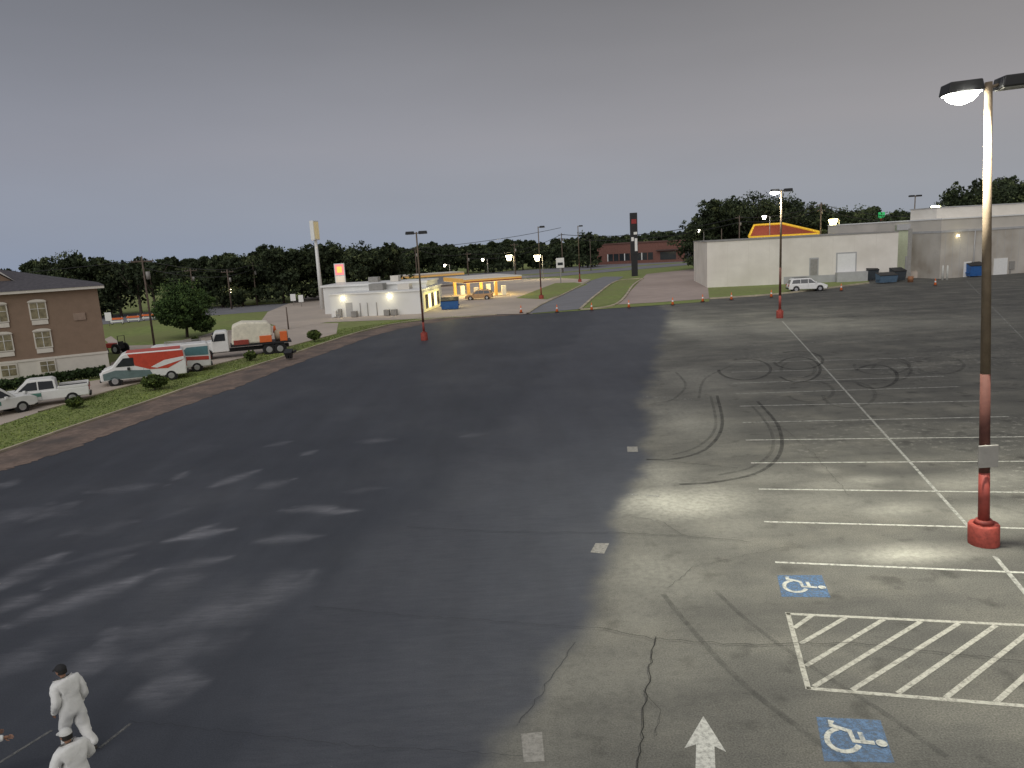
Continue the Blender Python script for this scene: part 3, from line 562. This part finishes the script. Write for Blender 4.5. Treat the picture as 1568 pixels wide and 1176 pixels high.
lamp(829,458,346,heads=(1,),r=.12,red=.35,utop=823)
lamp(888,432,345,heads=(1,),r=.14,red=.3,utop=884)
lamp(1396,420,299,heads=(-1,1),r=.14,red=0.05,utop=1393)
def pole(u,v,vt,arms=1,r=.16,name='utility_pole',ut=None,m=WOOD):
    b_=g(u,v); h=hz(ut or u,vt,b_); e=empty(name,b_,math.radians(20)); tube(e,'pole',[(0,0,0),(0,0,h)],[r,r*.65],m,8)
    for i in range(arms):
        z=h-.6-i*1.2; box(e,'crossarm',-1.1,1.1,-.07,.07,z,z+.13,WOOD)
        for x in (-1.,-.5,.5,1.): tube(e,'insulator',[(x,0,z+.13),(x,0,z+.3)],[.05,.04],POLEL,6)
    if arms: tube(e,'transformer',[(.35,.1,h-2.4),(.35,.1,h-1.6)],[.22,.22],POLEL,10)
    return b_+Vector((0,0,h-.4))
T=[pole(238,540,392,1,.12,ut=222),pole(394,468,402,1,ut=388),pole(355,474,412,1,ut=350),pole(862,418,357,2,.2,ut=858),pole(1255,414,310,2,.2),pole(718,432,386,1),pole(1132,415,330,1,.18),pole(1500,405,318,1),pole(640,440,378,1),pole(1105,415,350,0)]
pole(442,505,470,0,.1,ut=440); T2=pole(172,486,404,1,.14,ut=165); T3=pole(300,478,410,1,.14,ut=294); pole(560,455,400,1,.14,ut=556); pole(790,425,372,1,.16); pole(905,415,366,0,.14)
e=empty('overhead_wires',(0,0,0))
def wire(a,b_,sag,off=0,r=.03):
    pts=[]
    for i in range(17): t=i/16; p=a.lerp(b_,t); p.z-=4*sag*t*(1-t); p.z+=off; pts.append(p)
    tube(e,'wire',pts,[r]*17,BLACK,4,False)
wire(T[0],T[1],1.,r=.035);wire(T[0],T[1],1.3,-.8,r=.035);wire(T[1],T[8],1.5,r=.06);wire(T[8],T[5],1.,r=.06);wire(T[5],T[3],2,r=.07);wire(T[5],T[3],2,-1.2,r=.07);wire(T[3],T[6],2.,r=.08);wire(T[3],T[6],2.,-1.2,r=.08);wire(T[6],T[4],1.,r=.07);wire(T[6],T[4],1,-1,r=.07);wire(T[4],T[7],2,r=.06);wire(T[4],T[7],2,-1.2,r=.06);wire(T[1],T[3],2,2,r=.06)
wire(T[0],T[0]+Vector((-60,-8,0)),1,r=.03);wire(T2,T3,.8,r=.045);wire(T3,T[1],.8,r=.045);wire(T[1],T[8],1.8,-1.,r=.05)
def slamp(u,v,vt,col=(1,.8,.45),r=.28,p=0):
    b_=g(u,v); h=hz(u,vt,b_); e=empty('street_lamp',b_); tube(e,'pole',[(0,0,0),(0,0,h)],[.1,.07],POLEL,8); tube(e,'arm',[(0,0,h-.1),(-1,0,h+.15)],[.05,.04],POLEL,6)
    prism(e,'lamp_head',[(-1.7,h+.1),(-.9,h+.1),(-1,h+.3),(-1.6,h+.3)],-.2,.2,BLACK); m=emm('lamp_glow',col,25)
    tube(e,'oversized_glow',[(-1.3,0,h+.1),(-1.3,0,h-.05*r/.28),(-1.3,0,h-.4*r/.28)],[r,r*.95,r*.5],m,10)  # emissive shape enlarged beyond a real lens to stand for the lamp's glow
    if p: light('street_light',(-1.3,0,h-1.4),p,col,.3,parent=e)
slamp(1283,415,336,(1,.85,.35),.9,400); slamp(788,425,391,(1,.85,.5),.95,150); slamp(832,428,391,(1,.85,.5),.9,150); slamp(366,470,443,(1,.85,.5),.45); slamp(1437,405,316,(1,1,.6),.85,150); slamp(1453,405,318,(1,1,.6),.65)
slamp(1078,415,352,(1,.9,.8),.3); slamp(1178,415,331,(1,.95,.85),.45); slamp(748,428,396,(1,.9,.7),.4); slamp(690,432,405,(1,.9,.7),.35)
# ---------------- signs
b_=g(494,474); h=hz(479,340,b_); e=empty('tall_pole_sign',b_,math.radians(78)); tube(e,'pole',[(0,0,0),(0,0,h)],[.38,.22],WHITE,14)
box(e,'sign_cabinet',-1,1,-.35,.35,h-3,h+.2,WHITE,.05); box(e,'sign_face',-.85,.85,-.39,-.353,h-2.8,h,mat('sign_yellow',(.7,.6,.35),emis=(1,.8,.45),es=.15)); box(e,'sign_face_2',-.85,.85,.353,.39,h-2.8,h,mat('sign_yellow2',(.7,.6,.35),emis=(1,.8,.45),es=.15))
h=hz(521,404,g(523,478)); b2=g(524,474)+Vector((.2,0,0)); e=empty('fuel_price_sign',b2,.1)
for x in (-.6,.6): tube(e,'post',[(x,0,0),(x,0,h-2)],[.12,.12],POLEL,8)
box(e,'sign_cabinet',-.85,.85,-.25,.25,h-3.2,h,WHITE,.04); box(e,'logo_panel',-.7,.7,-.28,-.253,h-1.9,h-.15,mat('logo_pink',(.8,.25,.25),emis=(1,.3,.3),es=.6)); box(e,'logo_shell',-.4,.4,-.31,-.283,h-1.5,h-.5,mat('logo_yellow',(.9,.6,.1),emis=(1,.7,.2),es=.6)); box(e,'price_panel',-.7,.7,-.28,-.253,h-3.1,h-2.1,mat('price_white',(.7,.65,.55),emis=(1,.8,.6),es=.3))
b_=g(972,423); h=hz(967,326,b_); e=empty('pylon_sign',b_,.0); box(e,'pylon',-.7,.7,-.4,.4,0,h*.35,BLACK); box(e,'sign_cabinet',-.85,.85,-.45,.45,h*.35,h,BLACK,.05)
box(e,'red_panel',-.6,.6,-.5,-.453,h*.83,h*.90,mat('sign_red',(.30,.04,.04))); box(e,'white_panel',.1,.72,-.5,-.453,h*.40,h*.60,WHITE); box(e,'white_panel_2',-.72,-.1,-.5,-.453,h*.56,h*.62,WHITE); box(e,'white_panel_3',-.1,.7,-.5,-.453,h*.66,h*.70,WHITE)
b_=g(859,434); h=hz(858,395,b_); e=empty('roadside_sign',b_,0); box(e,'post',-.12,.12,-.1,.1,0,h-2,POLEL); box(e,'sign_face',-.9,.9,-.15,.15,h-2.2,h,WHITE,.03); box(e,'sign_text',-.6,.6,-.18,-.153,h-1.6,h-1,GLASS)
b_=g(1347,404); h=hz(1347,325,b_); e=empty('store_sign',b_,0); tube(e,'pole',[(0,0,0),(0,0,h-2)],[.15,.15],POLEL,8); box(e,'sign_face',-.7,.7,-.2,.2,h-2.6,h,mat('green_sign',(.02,.3,.1),emis=(.1,1,.3),es=.25)); box(e,'sign_band',-.7,.7,-.25,-.203,h-2.6,h-1.4,RED)
for (u,v,w) in [(450,468,.5),(462,470,.45),(168,500,.5)]:
    b_=g(u,v); e=empty('small_sign',b_,0); tube(e,'post',[(0,0,0),(0,0,1.8)],[.05,.05],POLEL,6); box(e,'sign_face',-w,w,-.05,.05,.9,2.2,WHITE,.02)
for u,v in [(180,497),(205,494),(228,491)]:
    e=empty('road_barricade',g(u,v),.1)
    for x in (-.8,.8): box(e,'leg',x-.05,x+.05,-.3,.3,.05,.15,BLACK); box(e,'upright',x-.04,x+.04,-.04,.04,.15,1.2,WHITE)
    box(e,'board',-1,1,-.08,-.042,.8,1.1,ORANGE); box(e,'board_2',-1,1,-.08,-.042,.4,.65,WHITE)
# ---------------- cones
def cone(u,v,s=1.):
    e=empty('traffic_cone',g(u,v),random.uniform(0,1.5),s); box(e,'base',-.2,.2,-.2,.2,0.075,.12,BLACK)
    tube(e,'cone',[(0,0,.12),(0,0,.45),(0,0,.451),(0,0,.62),(0,0,.621),(0,0,.92)],[.16,.10,.10,.075,.075,.03],ORANGE,14)
    tube(e,'reflective_collar',[(0,0,.46),(0,0,.62)],[.105,.08],WHITE,14,False)
for u,v in [(798,480),(853,479),(906,476),(963,472),(1030,468),(1076,463),(1120,460),(1181,456),(1288,446),(1432,438)]: cone(u,v,1.2)
def dumpster(u,v,m,w=2.2,h=1.5,d=1.6,name='dumpster',rz=0):
    e=empty(name,g(u,v),rz); mesh('bin_body',[(-w/2,.15,.15),(w/2,.15,.15),(w/2,d,.15),(-w/2,d,.15),(-w/2-.08,-.1,h*.75),(w/2+.08,-.1,h*.75),(w/2+.08,d+.05,h),(-w/2-.08,d+.05,h)],BF,m,e)
    mesh('lid',[(-w/2-.1,-.15,h*.76),(w/2+.1,-.15,h*.76),(w/2+.1,d+.08,h+.03),(-w/2-.1,d+.08,h+.03),(-w/2-.1,-.15,h*.82),(w/2+.1,-.15,h*.82),(w/2+.1,d+.08,h+.09),(-w/2-.1,d+.08,h+.09)],BF,BLACK,e)
    for x in (-w/2+.2,0,w/2-.2): box(e,'rib',x-.05,x+.05,.02,.14,.2,h*.72,m)
    for s in (-1,1): box(e,'lift_pocket',s*(w/2+.14)-.06,s*(w/2+.14)+.06,.3,1.2,.6,.8,m)
    return e
NAVY=mat('dark_grey_bin',(.05,.06,.07),.5)
dumpster(689,475,BLUE,2.5,1.8); dumpster(1361,434,mat('steel_blue_bin',(.09,.15,.22)),2.6,1.6); dumpster(1337,430,NAVY,1.6,2.3); dumpster(1378,431,NAVY,1.8,2.1); dumpster(1497,424,BLUE,2.3,2.3); dumpster(442,552,BLACK,.5,.9,.5,'trash_bin'); dumpster(1326,429,mat('tan_bin',(.25,.2,.14)),1.2,2.0)
e=empty('rusty_barrel',g(1394,432)); tube(e,'drum',[(0,0,0),(0,0,.3),(0,0,.32),(0,0,.9)],[.42,.42,.45,.42],mat('rust',(.3,.14,.07)),14)
for u in (1443,1450):
    e=empty('bollard',g(u,429)); tube(e,'post',[(0,0,0),(0,0,2.2),(0,0,2.3)],[.15,.15,.08],mat('bollard_white',(.6,.6,.55)),10)
# ---------------- vehicles: local +x = front
def wheel(e,x,y,r=.36,w=.24,nm='wheel'):
    s=1 if y>0 else -1
    tube(e,nm+'_tyre',[(x,y-w/2,r),(x,y-w/2+.03,r),(x,y+w/2-.03,r),(x,y+w/2,r)],[r*.9,r,r,r*.9],RUBBER,20)
    tube(e,nm+'_rim',[(x,y+s*(w/2-.02),r),(x,y+s*(w/2+.01),r)],[r*.62,r*.55],CHROME,14)
    tube(e,nm+'_arch',[(x,y-s*.05,r*1.02),(x,y+s*(w/2-.03),r*1.02)],[r*1.18,r*1.18],BLACK,20)
def side(e,nm,prof,y,m,inset=0.,zr=None):
    for s in (-1,1):
        vs=[(x,s*(y-(inset*(z-zr[0])/(zr[1]-zr[0]) if zr else 0)),z) for x,z in prof]
        o=mesh(nm,vs,[tuple(range(len(vs)))],m,e)
        so_=o.modifiers.new('s','SOLIDIFY'); so_.thickness=.02; so_.offset=0
def car(name,loc,head,kind='suv',body=WHITE,sc=1.,wrap=0):
    e=empty(name,loc,head,sc)
    if kind=='suv':
        prism(e,'body',[(-2.35,.35),(-2.38,.75),(-2.3,1.02),(1.0,1.05),(1.9,.98),(2.3,.8),(2.38,.55),(2.3,.32)],-.93,.93,body,bev=.07)
        prism(e,'cabin',[(-2.28,1.0),(-2.05,1.6),(-1.8,1.72),(.1,1.74),(.45,1.66),(1.15,1.03)],-.9,.9,body,bev=.05,inset=.16,topz=(1.0,1.74))
        side(e,'side_window',[(-1.98,1.1),(-1.82,1.55),(-.95,1.6),(-.95,1.1)],.905,GLASS,.16,(1.,1.74)); side(e,'side_window_2',[(-.88,1.1),(-.88,1.6),(-.02,1.61),(-.02,1.1)],.905,GLASS,.16,(1.,1.74)); side(e,'side_window_3',[(.05,1.1),(.05,1.61),(.35,1.57),(.9,1.12)],.905,GLASS,.16,(1.,1.74))
        mesh('windshield',[(1.13,-.78,1.08),(1.13,.78,1.08),(.53,.7,1.62),(.53,-.7,1.62)],[(0,1,2,3)],GLASS,e); mesh('rear_window',[(-2.27,-.72,1.12),(-2.27,.72,1.12),(-2.09,.68,1.55),(-2.09,-.68,1.55)],[(0,3,2,1)],GLASS,e)
        W2=(1.45,-1.45); wy=.84
        for s in (-1,1): tube(e,'roof_rail',[(-1.7,s*.66,1.78),(.1,s*.66,1.8)],[.025,.025],BLACK,6)
        fx,rx,lz=2.33,-2.37,.72
    elif kind=='pickup':
        prism(e,'body',[(-2.85,.5),(-2.88,1.1),(2.0,1.14),(2.6,1.06),(2.85,.9),(2.88,.5),(2.6,.4)],-.98,.98,body,bev=.06)
        prism(e,'cabin',[(-.95,1.1),(-.9,1.75),(-.7,1.88),(.6,1.9),(.85,1.83),(1.6,1.14)],-.93,.93,body,bev=.05,inset=.18,topz=(1.1,1.9))
        box(e,'bed_floor',-2.78,-1.05,-.82,.82,1.1,1.15,BLACK)
        for s in (-1,1): box(e,'bed_rail',-2.85,-1.0,min(s*.85,s*.98),max(s*.85,s*.98),1.1,1.3,body,.02)
        box(e,'tailgate',-2.87,-2.78,-.83,.83,1.1,1.3,body,.02)
        side(e,'side_window',[(-.8,1.2),(-.75,1.72),(.1,1.76),(.1,1.2)],.935,GLASS,.18,(1.1,1.9)); side(e,'side_window_2',[(.18,1.2),(.18,1.76),(.7,1.73),(1.3,1.22)],.935,GLASS,.18,(1.1,1.9))
        mesh('windshield',[(1.57,-.8,1.2),(1.57,.8,1.2),(.93,.7,1.79),(.93,-.7,1.79)],[(0,1,2,3)],GLASS,e)
        W2=(1.85,-1.8); wy=.88; fx,rx,lz=2.82,-2.87,.85
        side(e,'door_decal',[(.0,.75),(.0,1.0),(.6,1.0),(.6,.75)],.99,mat('decal_green',(.1,.25,.2)))
    elif kind=='van':
        prism(e,'body',[(-2.8,.4),(-2.85,1.2),(-2.75,2.1),(-2.6,2.25),(1.0,2.28),(1.35,2.15),(2.05,1.35),(2.65,1.15),(2.8,.85),(2.8,.4)],-.98,.98,body,bev=.08)
        side(e,'side_window',[(.55,1.35),(.55,1.95),(1.2,1.95),(1.75,1.37)],1.0,GLASS)
        mesh('windshield',[(2.06,-.82,1.4),(2.06,.82,1.4),(1.42,.8,2.13),(1.42,-.8,2.13)],[(0,1,2,3)],GLASS,e)
        W2=(1.9,-1.75); wy=.88; fx,rx,lz=2.78,-2.83,.95
        if wrap==0:
            WR=mat('wrap_red',(.55,.07,.04),.4)
            side(e,'red_wrap',[(-2.75,1.5),(-2.7,2.15),(.9,2.2),(.5,1.35),(-.4,1.0),(-1.6,.95)],.992,WR); side(e,'grey_wrap',[(-.6,.5),(-.4,.95),(1.8,1.15),(2.6,.95),(2.6,.5)],.99,mat('wrap_grey',(.14,.2,.2),.4)); side(e,'white_swoosh',[(-2.75,1.5),(-2.72,1.7),(-1.4,1.55),(-.5,1.15),(-.9,1.05)],1.0,WHITE)
            box(e,'roof_red',-2.55,1.0,-.88,.88,2.275,2.31,WR)
        else:
            side(e,'red_wrap',[(-2.7,.9),(-2.7,1.2),(.4,1.35),(.4,1.1)],.992,mat('wrap_red2',(.5,.07,.05),.4)); side(e,'teal_wrap',[(-2.7,1.3),(-2.7,2.0),(-1.2,2.0),(-.4,1.4)],.992,mat('wrap_teal',(.1,.22,.24),.4))
            for y in (-.6,.6): tube(e,'ladder_rail',[(-2.3,y,2.42),(.4,y,2.42)],[.04,.04],POLEL,6)
            for x in (-2.2,-1,.3): tube(e,'ladder_rung',[(x,-.6,2.42),(x,.6,2.42)],[.03,.03],POLEL,6)
    for x in W2:
        for s in (-1,1): wheel(e,x,s*wy,.37 if kind!='pickup' else .4)
    for s in (-1,1):
        box(e,'headlight',fx-.12,fx+.04,s*.75-.16,s*.75+.16,lz-.08,lz+.08,mat('headlight',(.7,.7,.72),.2) ,.02); box(e,'taillight',rx-.04,rx+.05,s*.82-.09,s*.82+.09,lz+.0,lz+.3,mat('taillight',(.4,.02,.02),.3),.01)
        box(e,'mirror',.85,1.02,s*1.05-.1,s*1.05+.1,1.1,1.28,body if kind!='van' else BLACK,.03)
        box(e,'door_seam',-.01,.0,min(s*.9,s*.937) if kind=='suv' else min(s*.93,s*.985),max(s*.9,s*.937) if kind=='suv' else max(s*.93,s*.985),.5,1.1,BLACK)
    box(e,'grille',fx,fx+.05,-.5,.5,lz-.15,lz+.1,BLACK,.01); box(e,'front_bumper',fx-.05,fx+.1,-.85,.85,.35,.52,BLACK,.03); box(e,'rear_bumper',rx-.1,rx+.05,-.85,.85,.4,.56,BLACK,.03)
    return e
r=math.radians
car('white_suv',g(1235,446),r(-10),'suv',WHITE,1.15)
car('white_pickup_truck',g(68,620),r(208),'pickup')
car('white_pickup_truck',g(-22,640),r(60),'pickup')
car('service_van',g(224,584),r(203),'van',wrap=0,sc=1.1)
car('service_van',g(266,571),r(203),'van',wrap=1,sc=1.08)
car('parked_car',g(734,459),r(175),'suv',mat('silver_orange_car',(.5,.3,.15),.4))
e=empty('garden_tractor',g(180,541),r(160)); box(e,'bonnet',.2,1.3,-.35,.35,.6,1.1,mat('tractor_red',(.55,.05,.03),.4),.06); box(e,'seat_base',-.8,.2,-.4,.4,.5,.8,BLACK,.04); box(e,'seat_back',-.75,-.6,-.3,.3,.8,1.3,BLACK,.04); tube(e,'roll_bar',[(-.8,-.45,.7),(-.8,-.45,1.9),(-.8,.45,1.9),(-.8,.45,.7)],[.04]*4,BLACK,6)
for s in (-1,1): wheel(e,-.5,s*.55,.5,.3); wheel(e,1.,s*.5,.3,.2)
e=empty('sealcoating_truck',g(372,545),r(200),1.12)
tarp=mat('tarp_white',(.74,.70,.57),.7)
prism(e,'hood',[(2.2,.7),(2.2,1.6),(3.5,1.4),(3.65,1.2),(3.65,.7)],-.85,.85,WHITE,bev=.08); prism(e,'cab',[(1.0,.6),(1.0,2.2),(1.15,2.35),(1.95,2.35),(2.1,2.25),(2.4,1.6),(2.4,.6)],-1.0,1.0,WHITE,bev=.08)
side(e,'cab_window',[(1.25,1.55),(1.25,2.15),(1.95,2.15),(2.2,1.55)],1.01,GLASS); mesh('windshield',[(2.42,-.88,1.62),(2.42,.88,1.62),(2.15,.85,2.25),(2.15,-.85,2.25)],[(0,1,2,3)],GLASS,e)
box(e,'grille',3.64,3.7,-.45,.45,.85,1.25,BLACK); box(e,'bumper',3.55,3.8,-1,1,.45,.68,CHROME,.03); box(e,'chassis',-3.9,3.4,-.45,.45,.5,.75,BLACK); box(e,'flatbed',-4.1,.9,-1.15,1.15,.95,1.1,BLACK)
prism(e,'tarp_cover',[(-2.6,1.6),(-2.6,2.5),(-2.3,2.85),(-.2,3.0),(.6,2.7),(.8,1.1),(-1.5,1.1)],-1.05,1.05,tarp,bev=.15)
box(e,'orange_panel',-2.5,-1.5,-1.12,-1.06,1.12,1.7,ORANGE,.03); box(e,'orange_panel_2',-2.5,-1.5,1.06,1.12,1.12,1.7,ORANGE,.03); tube(e,'tank',[(-3.9,0,1.55),(-3.8,0,1.55),(-2.9,0,1.55),(-2.8,0,1.55)],[.3,.45,.45,.3],mat('tank_tan',(.5,.4,.28)),16); box(e,'tool_box',-.6,.6,1.06,1.16,1.1,1.5,RED,.02); box(e,'tool_box_2',-.6,.6,-1.16,-1.06,1.1,1.5,POLEL,.02); box(e,'crate',-3.8,-2.9,-1.05,-.55,1.1,1.7,WHITE,.03); box(e,'crate_2',-3.8,-3.2,.55,1.05,1.1,1.9,ORANGE,.03)
tube(e,'cone_stack',[(-2.9,-.85,1.7),(-2.9,-.85,2.3)],[.18,.08],ORANGE,10)
for x in (2.9,-2.2,-3.1):
    for s in (-1,1): wheel(e,x,s*.92,.46,.3)
for s in (-1,1): box(e,'headlight',3.5,3.68,s*.7-.12,s*.7+.12,.95,1.15,mat('hl',(.7,.7,.7)),.02); box(e,'mirror',2.2,2.3,s*1.25-.1,s*1.25+.1,1.6,2.1,BLACK,.02)
# ---------------- people
SKIN=mat('skin',(.33,.18,.12),.6,.08); SUIT=mat('white_coverall',(.74,.74,.72),.85,.05,9.,bump=.8); HAIR=mat('dark_hair',(.02,.018,.016),.8,.2,40); CAPB=mat('black_cap',(.02,.02,.022),.8); CAPW=mat('white_cap',(.6,.6,.58),.8); SHOE=mat('boot',(.05,.045,.04),.7)
def skin(p,name,verts,edges,rad,m,roots=(0,),sub=2):
    me=bpy.data.meshes.new(name); me.from_pydata(verts,edges,[]); o=bpy.data.objects.new(name,me); S.collection.objects.link(o); o.parent=p; me.materials.append(m)
    md=o.modifiers.new('skin','SKIN'); md.use_smooth_shade=True
    sv=me.skin_vertices[0].data
    for i,rv in enumerate(rad):
        sv[i].radius=rv if isinstance(rv,tuple) else (rv,rv); sv[i].use_root=(i in roots)
    s=o.modifiers.new('sub','SUBSURF'); s.levels=sub; s.render_levels=sub
    if m is SUIT:
        tx=bpy.data.textures.new('folds','CLOUDS'); tx.noise_scale=.13; dm=o.modifiers.new('folds','DISPLACE'); dm.texture=tx; dm.strength=.06; dm.mid_level=.5
    return o
def hand(p,nm,wr,dirv,palm_side):
    w=Vector(wr); d=Vector(dirv).normalized(); s=Vector(palm_side).normalized(); s=(s-d*s.dot(d)).normalized(); n=d.cross(s)
    V=[];E=[];R=[];roots=[]
    def ch(ps,rs):
        b0=len(V); roots.append(b0)
        for q,r_ in zip(ps,rs): V.append(tuple(q)); R.append(r_)
        E.extend([(b0+i,b0+i+1) for i in range(len(ps)-1)])
    ch([w-d*.03,w+d*.03,w+d*.085],[.027,(.022,.036),(.018,.038)])
    for k,(o_,l) in enumerate(zip((-.03,-.01,.01,.03),(.068,.08,.074,.058))):
        a=w+s*o_+d*.075; ch([a,a+d*l*.5,a+d*l*.8+n*.015,a+d*l+n*.035],[.0095,.009,.008,.007])
    a=w-s*.025+d*.03; ch([a,a-s*.03+d*.03,a-s*.035+d*.065+n*.01],[.012,.011,.009])
    return skin(p,nm,V,E,R,SKIN,roots,1)
def person(name,loc,head,J,cap,scale=1.,headyaw=0,tilt=0.,bare=()):
    e=empty(name,loc,head,scale)
    V=[J['pelvis'],J['waist'],J['chest'],J['neck'],J['shL'],J['elL'],J['wrL'],J['shR'],J['elR'],J['wrR'],J['hipL'],J['knL'],J['anL'],J['hipR'],J['knR'],J['anR']]
    E=[(0,1),(1,2),(2,3),(2,4),(4,5),(5,6),(2,7),(7,8),(8,9),(0,10),(10,11),(11,12),(0,13),(13,14),(14,15)]
    R=[(.175,.15),(.175,.14),(.20,.15),.075,.11,.085,.06,.11,.085,.06,.14,.11,.088,.14,.11,.088]
    skin(e,'coverall',V,E,R,SUIT)
    for s in 'LR':
        a=Vector(J['an'+s]); skin(e,'boot_'+s,[tuple(a+Vector((0,-.04,-.045))),tuple(a+Vector((0,.05,-.05))),tuple(a+Vector((0,.19,-.065)))],[(0,1),(1,2)],[.055,.052,.038],SHOE,sub=1)
        w=Vector(J['wr'+s]); d=w-Vector(J['el'+s]); hand(e,'hand_'+s,w+d.normalized()*.03,d,(0,1,0))
        tube(e,'cuff_'+s,[w-d.normalized()*.02,w+d.normalized()*.025],[.058,.05],SUIT,12)
    he=empty('head_pivot',J['head']); he.parent=e; he.rotation_euler=(tilt,0,headyaw)
    skin(e,'neck',[J['neck'],J['head']],[(0,1)],[.06,.055],SKIN,sub=1)
    vs=[];fs=[];nu,nv=24,16
    for i in range(nv+1):
        ph=math.pi*i/nv
        for k in range(nu):
            th=2*math.pi*k/nu; x=math.sin(ph)*math.cos(th);y=math.sin(ph)*math.sin(th);z=math.cos(ph)
            jaw=1-.28*max(0,-z)**1.2; yy=y*.098*jaw+(.012 if y>0 and z<0 else 0)
            if y>.9 and abs(z+.12)<.25 and abs(x)<.3: yy+=.02
            if y>.85 and abs(z-.08)<.12 and .2<abs(x)<.5: yy-=.008
            vs.append((x*.077*jaw,yy,z*.118+.06))
    for i in range(nv):
        for k in range(nu): fs.append((i*nu+k,(i+1)*nu+k,(i+1)*nu+(k+1)%nu,i*nu+(k+1)%nu))
    mesh('head',vs,fs,SKIN,he,True)
    for s in (-1,1):
        tube(he,'ear',[(s*.072,-.005,.035),(s*.086,-.012,.06),(s*.078,-.006,.085)],[.008,.016,.008],SKIN,8); tube(he,'eye',[(s*.03,.083,.068),(s*.03,.093,.068)],[.013,.006],WHITE,8); tube(he,'iris',[(s*.03,.093,.068),(s*.03,.095,.068)],[.006,.004],BLACK,8)
        tube(he,'eyebrow',[(s*.045,.086,.09),(s*.018,.094,.092)],[.005,.005],HAIR,6)
    tube(he,'mouth',[(-.025,.094,.005),(0,.1,.004),(.025,.094,.005)],[.004,.007,.004],mat('lips',(.3,.1,.09)),6); tube(he,'nose',[(0,.095,.08),(0,.118,.045),(0,.1,.035)],[.008,.014,.008],SKIN,8)
    hv=[];hf=[]
    for i in range(9):
        ph=math.pi*.62*i/8
        for k in range(nu):
            th=2*math.pi*k/nu; f=1.07; x=math.sin(ph)*math.cos(th);y=math.sin(ph)*math.sin(th);z=math.cos(ph)
            if y>.2: z=max(z,.25)
            hv.append((x*.077*f,y*.098*f-.006,z*.118*f+.06))
    for i in range(8):
        for k in range(nu): hf.append((i*nu+k,(i+1)*nu+k,(i+1)*nu+(k+1)%nu,i*nu+(k+1)%nu))
    mesh('hair',hv,hf,HAIR,he,True)
    cv=[];cf=[]
    for i in range(7):
        ph=math.pi*.5*i/6*.98
        for k in range(nu):
            th=2*math.pi*k/nu; cv.append((math.sin(ph)*math.cos(th)*.09,math.sin(ph)*math.sin(th)*.112,math.cos(ph)*.095+.095))
    for i in range(6):
        for k in range(nu): cf.append((i*nu+k,(i+1)*nu+k,(i+1)*nu+(k+1)%nu,i*nu+(k+1)%nu))
    mesh('cap_crown',cv,cf,cap,he,True)
    bv=[(.075*math.cos(t),.085+.10*math.sin(t),.098-.01*math.sin(t)) for t in np.linspace(0,math.pi,12)]; o=mesh('cap_brim',bv,[tuple(range(12))],cap,he); s=o.modifiers.new('s','SOLIDIFY'); s.thickness=.008
    return e
J1=dict(pelvis=(0,0,.95),waist=(0,.03,1.12),chest=(0,.07,1.32),neck=(0,.10,1.49),head=(0,.13,1.56),shL=(-.19,.07,1.39),elL=(-.25,.0,1.12),wrL=(-.23,.16,.92),shR=(.19,.07,1.39),elR=(.26,-.02,1.12),wrR=(.24,.12,.89),hipL=(-.1,0,.88),knL=(-.11,.16,.50),anL=(-.11,.14,.10),hipR=(.1,0,.88),knR=(.11,-.04,.49),anR=(.11,-.30,.16))
person('worker_in_coverall',g(123,1152),r(62),J1,CAPB,1.05,0.15,-.15)
J2=dict(J1); J2.update(elL=(-.3,.1,1.15),wrL=(-.2,.3,1.05),elR=(.3,.05,1.15),wrR=(.2,.28,1.05),anR=(.11,-.12,.10),knR=(.11,.03,.5),anL=(-.11,.1,.10))
p=ray(108,1127); k=(1.72-CH)/p.z
person('worker_in_coverall',(p.x*k,p.y*k,0),r(60),J2,CAPW,1.04,0.1,-.1)
J3=dict(J2); J3.update(elR=(.32,.12,1.18),wrR=(.33,.38,1.12))
p=ray(4,1122); k=(1.12-CH)/p.z
person('worker_in_coverall',(p.x*k-.42,p.y*k-.15,0),r(-50),J3,CAPW)
print('done',len(bpy.data.objects))
